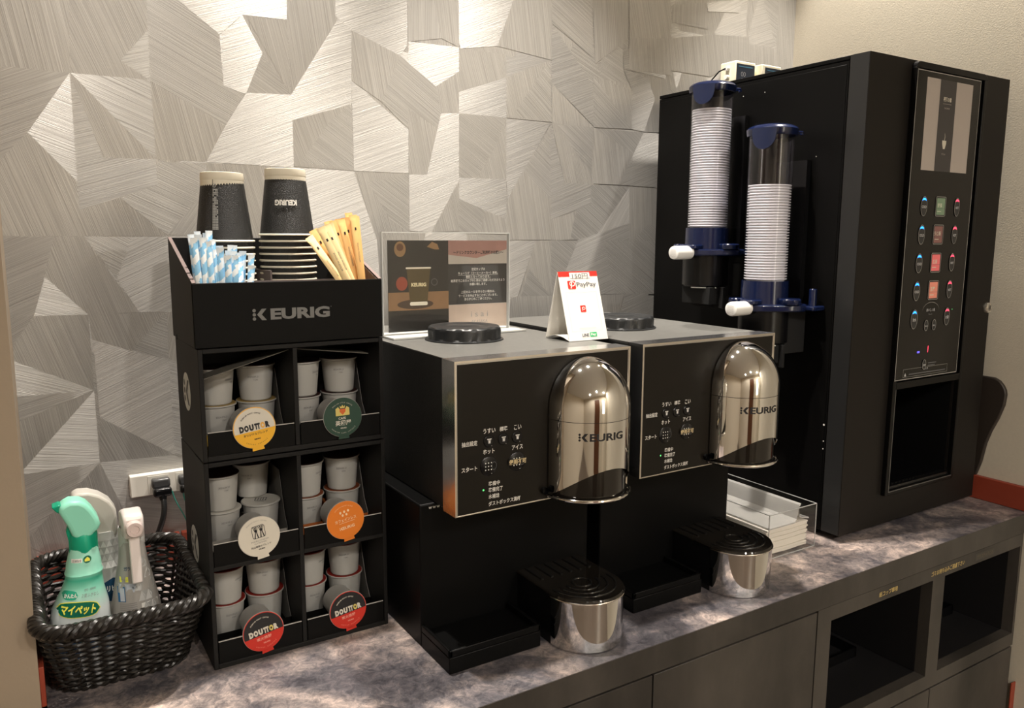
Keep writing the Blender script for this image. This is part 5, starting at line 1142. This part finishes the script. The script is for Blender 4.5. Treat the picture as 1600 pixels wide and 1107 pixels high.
# clear weight holding the napkins down: a shallow trough with a raised handle bar
zw = .0032+NN*.0037+.0006; prof = [(-.046, zw), (.012, zw), (.0165, zw+.004), (.0185, zw+.020), (.0205, zw+.0265), (.0245, zw+.0285), (.0245, zw+.0260), (.0225, zw+.0245), (.0210, zw+.018), (.0220, zw+.010), (.028, zw+.006), (.046, zw+.002)]
prof2 = prof+[(x, z-.0022) for x, z in prof[::-1]]
xo = (NX0+NX1)/2
wt = obj('napkin_weight', MB().prism([(x+xo, z+.0022) for x, z in prof2], NY0+.006, NY1-.006, 'y'), mat('milky_acrylic', (.80,.79,.76), .12, spec=.8, trans=.55, ior=1.3), org=(xo, -.38, zw))
tag(wt, 'translucent acrylic weight with a raised bar lying on the stacked napkins', 'weight')
# ================================================================== WICKER BASKET
wick = mat('black_wicker', (.010,.0085,.007), .33, bump=.1, bscale=600, var=.25, vscale=90)
t = thing('wicker_basket', 'black woven wicker basket at the left end of the worktop holding spray bottles', 'basket', (.045, -.26, 0))
def bask(q, u):
    # rounded rectangle perimeter point at height fraction q (0 bottom, 1 rim), u in [0,1)
    x0, x1 = -.0230+(-.0105)*q, .1120+(.0150)*q
    y0_, y1_ = -.3300-.0560*q, -.1900+.0260*q; r = .030
    L1, L2 = (x1-x0-2*r), (y1_-y0_-2*r); A = PI/2*r; per = 2*L1+2*L2+4*A; s = (u % 1)*per
    segs = [('l', L1, (x0+r, y0_), (1, 0)), ('a', A, (x1-r, y0_+r), -PI/2), ('l', L2, (x1, y0_+r), (0, 1)), ('a', A, (x1-r, y1_-r), 0), ('l', L1, (x1-r, y1_), (-1, 0)), ('a', A, (x0+r, y1_-r), PI/2), ('l', L2, (x0, y1_-r), (0, -1)), ('a', A, (x0+r, y0_+r), PI)]
    for k_, ln, p0, d_ in segs:
        if s <= ln+1e-9:
            if k_ == 'l': return (p0[0]+d_[0]*s, p0[1]+d_[1]*s), (d_[1], -d_[0])
            an = d_+s/r; return (p0[0]+r*math.cos(an), p0[1]+r*math.sin(an)), (math.cos(an), math.sin(an))
        s -= ln
    return (x0+r, y0_), (0, -1)
HB = .0930; NST = 44; NR = 23
def bz(q): return .004+HB*q
mb = MB()
for k in range(NST):
    pts = []
    for j in range(7):
        q = j/6; (x, y), nn = bask(q, (k+.5)/NST); pts.append((x, y, bz(q)))
    mb.tube(pts, .0016, 6)
mb2 = MB()
for r_i in range(NR):
    q = (r_i+.6)/NR; pts = []; n = NST*4
    for k in range(n):
        (x, y), nn = bask(q, k/n); ph = math.sin(PI*(k/4-.5+.5*0)*1.0+PI*(r_i % 2))
        pts.append((x+nn[0]*.0026*ph, y+nn[1]*.0026*ph, bz(q)+.0004*math.sin(k*.9+r_i)))
    mb2.tube(pts, .0021, 6, closed=True)
obj('stakes', mb, wick, t); obj('woven_wall', mb2, wick, t)
mb = MB()
for ph0 in range(4):
    pts = []; n = 420
    for k in range(n):
        (x, y), nn = bask(1.0, k/n); an = 2*PI*(k/n*26)+ph0*PI/2
        pts.append((x+nn[0]*(.0048*math.cos(an)+.0015), y+nn[1]*(.0048*math.cos(an)+.0015), bz(1.0)+.0045*math.sin(an)))
    mb.tube(pts, .0036, 7, closed=True)
obj('braided_rim', mb, wick, t)
mb = MB()
for ph0 in range(2):
    pts = []; n = 300
    for k in range(n):
        (x, y), nn = bask(0, k/n); an = 2*PI*(k/n*26)+ph0*PI
        pts.append((x+nn[0]*.0026*math.cos(an), y+nn[1]*.0026*math.cos(an), .0050+.0022*math.sin(an)))
    mb.tube(pts, .0026, 6, closed=True)
mb.prism([bask(0, k/40)[0] for k in range(40)], .0030, .0055)
obj('base', mb, wick, t)
# ================================================================== SPRAY BOTTLES
def oval(cx, cy, z, rx, ry, n=32, rz=0):
    P3 = []
    for k in range(n):
        a_ = 2*PI*k/n; x = rx*math.copysign(abs(math.cos(a_))**.85, math.cos(a_)); y = ry*math.copysign(abs(math.sin(a_))**.85, math.sin(a_))
        P3.append((cx+x*math.cos(rz)-y*math.sin(rz), cy+x*math.sin(rz)+y*math.cos(rz), z))
    return P3
BY = -.3030; FZ = .0060
t = thing('spray_bottle', 'mint green spray bottle with a dark green collar, frontmost in the wicker basket', 'spray bottle', (.010, BY, FZ))
mint = mat('mint_plastic', (.28,.72,.55), .35); green = mat('green_plastic', (.0,.30,.17), .35); gshrink = bpy.data.materials.new('mint_to_white_film'); gshrink.use_nodes = True
nt = gshrink.node_tree; b = nt.nodes['Principled BSDF']; tc = nt.nodes.new('ShaderNodeTexCoord'); sp = nt.nodes.new('ShaderNodeSeparateXYZ'); nt.links.new(tc.outputs['Object'], sp.inputs[0]); mr = nt.nodes.new('ShaderNodeMapRange'); mr.inputs[1].default_value = .0; mr.inputs[2].default_value = .16; nt.links.new(sp.outputs[2], mr.inputs[0])
rp = nt.nodes.new('ShaderNodeValToRGB'); e = rp.color_ramp.elements; e[0].position = .50; e[0].color = (.62,.68,.68,1); e[1].position = .90; e[1].color = (.34,.72,.58,1); e.new(.76).color = (.30,.72,.56,1); e.new(.72).color = (.06,.48,.32,1); e.new(.64).color = (.30,.70,.55,1); nt.links.new(mr.outputs[0], rp.inputs[0]); nt.links.new(rp.outputs[0], b.inputs['Base Color']); b.inputs['Roughness'].default_value = .3
prof = [(.004, .0275, .021, .0058), (.008, .0300, .0240, .0055), (.060, .0305, .0240, .0060), (.082, .0280, .0225, .0075), (.100, .0215, .0190, .0105), (.112, .0185, .0170, .0125), (.117, .0178, .0166, .0130), (.120, .0188, .0176, .0131), (.123, .0176, .0165, .0132), (.130, .0172, .0160, .0136), (.140, .0150, .0145, .0142), (.148, .0135, .0135, .0147)]
bd = obj('bottle_body', MB().loft([oval(cx, BY, FZ+z, rx, ry) for z, rx, ry, cx in prof]), gshrink, t)
obj('collar', MB().lathe([(.0128, .1400), (.0140, .1410), (.0142, .1620), (.0128, .1650)], 28, (.0148, BY, FZ)), green, t)
sh = [(-.0065, .1975), (-.0050, .2045), (.0040, .2085), (.0140, .2070), (.0200, .2030), (.0250, .1960), (.0300, .1860), (.0320, .1780), (.0300, .1730), (.0250, .1690), (.0220, .1640), (.0080, .1640), (.0040, .1700), (.0010, .1800)]
obj('trigger_head', MB().prism([(x, z+.001) for x, z in sh], BY-.0130, BY+.0130, 'y'), mint, t, bevel=.0045, seg=4)
obj('nozzle', MB().prism([(-.0125, .2040), (-.0060, .2062), (-.0030, .2050), (-.0050, .1960), (-.0085, .1985)], BY-.0085, BY+.0085, 'y'), green, t, bevel=.001)
obj('trigger', MB().prism([(.0010, .1800), (.0045, .1720), (.0040, .1530), (.0015, .1480), (.0005, .1500), (.0010, .1620), (-.0010, .1740)], BY-.005, BY+.005, 'y'), green, t, bevel=.001)
p = Print(); dg = mat('label_deep_green', (.0,.13,.07), .4); ylw = mat('label_lemon', (.80,.78,.10), .4)
def bsurf(u, v, h):      # wrap print onto the oval body front
    zs_ = [q[0] for q in prof]; v2 = min(max(v, zs_[0]), zs_[-1]); k = max(i for i in range(len(zs_)) if zs_[i] <= v2); k = min(k, len(prof)-2); w_ = (v2-prof[k][0])/(prof[k+1][0]-prof[k][0]); g = [prof[k][i]*(1-w_)+prof[k+1][i]*w_ for i in range(4)]
    rx, ry, cx = g[1], g[2], g[3]; xr = max(-.985, min(.985, (u)/rx)); c_ = abs(xr)**(1/.85); s_ = math.sqrt(max(0, 1-c_*c_))**.85
    return (cx+xr*rx, BY-ry*s_-h-.0003, FZ+v)
def banner(x0, x1, z0, z1, m, n=12, h=1):
    for k in range(n):
        a_, b_ = x0+(x1-x0)*k/n, x0+(x1-x0)*(k+1)/n
        def hh(x): q = (x-(x0+x1)/2)/((x1-x0)/2); return math.sqrt(max(0, 1-abs(q)**3.2))
        zm, zh = (z0+z1)/2, (z1-z0)/2
        p.poly([(a_, zm-zh*hh(a_)-.12*(a_)), (b_, zm-zh*hh(b_)-.12*b_), (b_, zm+zh*hh(b_)-.12*b_), (a_, zm+zh*hh(a_)-.12*a_)], m, h)
banner(-.0250, .0180, .0760, .0930, ylw, 12, 1); banner(-.0242, .0172, .0768, .0922, dg, 12, 2); p.text('マイペット', -.0035, .0850, .0100, ylw, 4, width=.034, bold=.04, rot=-.12)
banner(-.0205, -.0055, .0945, .1040, mat('label_green2', (.02,.36,.22), .4), 8, 1); p.text('かんたん', -.0125, .1005, .0046, whitec, 3, width=.012, bold=.03)
p.text('２度ふきなし', .0065, .0985, .0040, grey_ink, 2, width=.0170, bold=.0, rot=-.08); p.text('住宅・家具用', .0055, .1045, .0028, grey_ink, 2, width=.0110)
p.build('front_label', bsurf, t); p = Print(); p.text('お掃除用', -.0075, .1370, .0030, black_ink, 3, width=.0080); p.rect(-.0125, .1350, -.0025, .1392, whitec, 1, 3)
p.poly(circ(.0025, .1375, .0040, 20), dg, 2); p.poly([(.0000, .1355), (.0050, .1355), (.0050, .1378), (.0025, .1402), (.0000, .1378)], ylw, 3)
p.build('neck_label', bsurf, t); p = Print(); lb = mat('label_sky', (.10,.25,.62), .35); lw = mat('label_milky', (.62,.68,.74), .35)
for k in range(10):
    x = -.0290+.0058*k; p.rect(x, .010, x+.0059, .066-.002*(k % 3)+.004*math.sin(k), lw, 1); p.poly([(x, .030), (x+.0059, .034), (x+.0050, .052+.006*math.sin(2*k)), (x+.0010, .049)], lb, 2)
p.build('lower_label', bsurf, t)
# tall grey bottle behind
gp_ = mat('pearl_grey_plastic', (.55,.53,.48), .35); gp2 = mat('grey_film', (.50,.50,.48), .35); gp3 = mat('warm_grey_film', (.38,.36,.33), .35, var=.1, vscale=30)
B2 = -.2400; BX = .0400
t = thing('spray_bottle', 'pearl grey spray bottle with long curved head, rear left in the wicker basket', 'spray bottle', (BX, B2, FZ))
prof2 = [(.004, .030, .021, BX), (.070, .030, .021, BX), (.100, .022, .018, BX), (.125, .0165, .015, BX), (.142, .0155, .0145, BX)]
obj('bottle_body', MB().loft([oval(cx, B2, FZ+z, rx, ry) for z, rx, ry, cx in prof2]), gp2, t)
sh = [(-.0060, .1870), (-.0045, .1930), (.0010, .1955), (.0120, .1945), (.0230, .1895), (.0330, .1810), (.0390, .1700), (.0400, .1500), (.0380, .1380), (.0120, .1380), (.0130, .1600), (.0060, .1700), (-.0010, .1800)]
obj('trigger_head', MB().prism([(x+BX-.0260, z+.003) for x, z in sh], B2-.0130, B2+.0130, 'y'), gp_, t, bevel=.005, seg=4)
tri_l, tri_d = mat('triangle_pale', (.62,.62,.60), .35), mat('triangle_grey', (.36,.36,.345), .4)
p = Print()
for j in range(4):
    for k in range(5):
        x = -.0125+k*.0062+(j % 2)*.0031; z = .100+j*.0085
        p.poly([(x-.0031, z), (x+.0031, z), (x, z+.0078)], tri_l, 1); p.poly([(x, z+.0078), (x+.0062, z+.0078), (x+.0031, z)], tri_d, 1)
p.build('film_pattern', lambda u, v, h: (BX+max(-.0155, min(.0155, u)), B2-(.0185 if v < .105 else .0165)*math.sqrt(max(.02, 1-(max(-.0155, min(.0155, u))/.0185)**2))-.0012-h, FZ+v), t)
p = Print(); nb = mat('label_navy', (.01,.06,.13), .4); hexa = [(-.004, .083), (.008, .089), (.020, .085), (.022, .066), (.014, .058), (-.001, .062)]
p.poly(hexa, nb, 1); p.text('リビング', .0110, .0765, .0080, whitec, 3, width=.0200, bold=.04)
p.build('front_label', lambda u, v, h: (BX+u-.004, B2-.0225-h, FZ+v), t)
# grey bottle with the trigger towards the room
B3 = -.2850; BX3 = .0640
t = thing('spray_bottle', 'grey patterned spray bottle with white trigger turned to the front, in the basket', 'spray bottle', (BX3, B3, FZ))
prof3 = [(.004, .0300, .0255, BX3), (.030, .0300, .0255, BX3), (.058, .0265, .0245, BX3), (.090, .0205, .020, BX3), (.115, .0155, .0165, BX3), (.140, .0125, .0135, BX3)]
obj('bottle_body', MB().loft([oval(cx, B3, FZ+z, rx, ry) for z, rx, ry, cx in prof3]), gp3, t)
obj('collar', MB().lathe([(.0128, .1330), (.0138, .1340), (.0138, .1530), (.0120, .1560)], 28, (BX3, B3, FZ)), mat('clear_grey_collar', (.52,.52,.49), .3), t)
wpk = mat('pinkish_white_plastic', (.74,.67,.64), .35)
obj('trigger_head', MB().prism([(B3-.030, .1560), (B3-.034, .1640), (B3-.034, .1790), (B3-.030, .1840), (B3-.010, .1860), (B3+.014, .1780), (B3+.018, .1640), (B3+.014, .1530), (B3-.012, .1530)], BX3-.0105, BX3+.0105, 'x'), wpk, t, bevel=.0035, seg=3)
nz = obj('nozzle', MB().lathe([(0, .007), (.0045, .007), (.0048, .0085), (.0080, .0085), (.0088, .0065), (.0090, 0)], 28).xf(lambda x, y, z: (BX3+x, B3-.033-z, FZ+.1635+y)), mat('pink_nozzle', (.68,.56,.53), .35), t)
obj('trigger', MB().prism([(B3-.0300, .1570), (B3-.0200, .1560), (B3-.0250, .1300), (B3-.0330, .1050), (B3-.0370, .1060), (B3-.0330, .1350)], BX3-.0055, BX3+.0055, 'x'), wpk, t, bevel=.0015)
def s3(u, v, h, x0=0):
    zs_ = [q[0] for q in prof3]; k = max(i for i in range(len(zs_)) if zs_[i] <= min(v, .139)); k = min(k, len(prof3)-2); w_ = (v-prof3[k][0])/(prof3[k+1][0]-prof3[k][0]); rx = prof3[k][1]*(1-w_)+prof3[k+1][1]*w_; ry = prof3[k][2]*(1-w_)+prof3[k+1][2]*w_
    xr = max(-.97, min(.97, u/rx)); c_ = abs(xr)**(1/.85); return (BX3+xr*rx, B3-ry*math.sqrt(max(0, 1-c_*c_))**.85-h-.0004, FZ+v)
p = Print()
for j in range(5):
    for k in range(4):
        x = .0010+k*.0072+(j % 2)*.0036; z = .060+j*.0125
        if x > .024-j*.0025: continue
        if (j+k) % 3: p.poly([(x-.0036, z), (x+.0036, z), (x+.0036, z+.006), (x, z+.0115)], tri_l if (j*k) % 2 else gp2, 1); p.poly([(x, z+.0115), (x+.0036, z), (x+.0072, z+.0115)], tri_d, 1)
up = lambda z: z+.0480
for q in range(4): p.rect(-.0230+q*.0066, .010, -.0164+q*.0066, up(.0460), mat('label_pale_blue', (.50,.54,.60), .4), 1)
for q in range(3): p.rect(.0036+q*.0060, .040, .0096+q*.0060, up(.0220), whitec, 1)
p.rect(-.0190, up(.0260), -.0120, up(.0430), mat('label_blue', (.03,.14,.30), .4), 2); p.rect(-.0170, up(.0270), -.0128, up(.0415), MATS['label_pale_blue'], 3); p.rect(-.0160, up(.0480), -.0080, up(.0540), ylw, 2); p.text('住まい', -.0120, up(.0510), .0032, grey_ink, 3, width=.006); p.text('ガラス', -.0065, up(.0630), .0046, nb, 2, width=.010, bold=.02); p.text('使い方', -.002, up(.041), .0032, black_ink, 3, width=.0055)
for q in range(9): p.rect(-.0180, up(.0235-q*.0022), -.0010, up(.0242-q*.0022), grey_ink, 3, 4)
p.text('330mL', -.0070, up(.0010), .0028, grey_ink, 3, width=.0075)
p.build('back_label', s3, t)
# ================================================================== SOCKET STRIP, plugs and leads
t = thing('socket_strip', 'white wall socket strip low on the patterned wall behind the basket', 'socket', (.14, -.009, .127))
obj('cover', MB().box(.0925, -.0150, .1105, .2200, -.0012, .1425), mat('ivory_white_socket', (.72,.69,.62), .4), t, bevel=.0012)
for x in (.1305, .1690): obj('socket_face', MB().box(x-.0145, -.0156, .1135, x+.0145, -.0150, .1395), mat('socket_face_white', (.66,.64,.58), .4), t, bevel=.0004)
def plug(x, label, cord, wire):
    t = thing('power_plug', label, 'plug', (x, -.03, .125), 'black plugs in the socket strip')
    obj('plug_adapter', MB().box(x-.0125, -.0290, .1230, x+.0125, -.0157, .1370), mat('grey_clear_plug', (.06,.06,.06), .25), t, bevel=.003)
    obj('plug_body', MB().box(x-.0125, -.0420, .1130, x+.0125, -.0255, .1262), black_plastic, t, bevel=.004, seg=3)
    mb = MB(); mb.tube([(x, -.036, .1150), (x, -.038, .1110), (x, -.039, .1080)], [.0065, .0052, .0045], 16); obj('strain_relief', mb, black_plastic, t)
    obj('cord', MB().tube(cord, .0040, 14), mat('black_cord', (.015,.015,.015), .3), t)
    obj('earth_wire', MB().tube(wire, .0009, 8), mat('green_wire', (.04,.28,.22), .35), t)
def bez(P_, n=24):
    out = []
    for i in range(n+1):
        q = i/n; a_ = [Vector(v) for v in P_]
        while len(a_) > 1: a_ = [a_[k]*(1-q)+a_[k+1]*q for k in range(len(a_)-1)]
        out.append(a_[0])
    return out
plug(.1325, 'black plug with a thick black cord, left of the two in the socket strip', bez([(.1325, -.039, .110), (.1350, -.050, .085), (.1240, -.042, .065), (.1150, -.035, .045), (.1080, -.030, .0055)]), bez([(.1450, -.040, .1200), (.1480, -.040, .1000), (.1560, -.035, .090), (.1640, -.030, .075), (.1700, -.030, .040)]))
plug(.1690, 'black plug half hidden by the capsule rack, right of the two in the socket strip', bez([(.1690, -.039, .110), (.1830, -.048, .085), (.1800, -.042, .050), (.1780, -.035, .030), (.1760, -.030, .0055)]), bez([(.1600, -.040, .1180), (.1590, -.040, .1000), (.1700, -.035, .085), (.1760, -.030, .070), (.1800, -.030, .040)]))
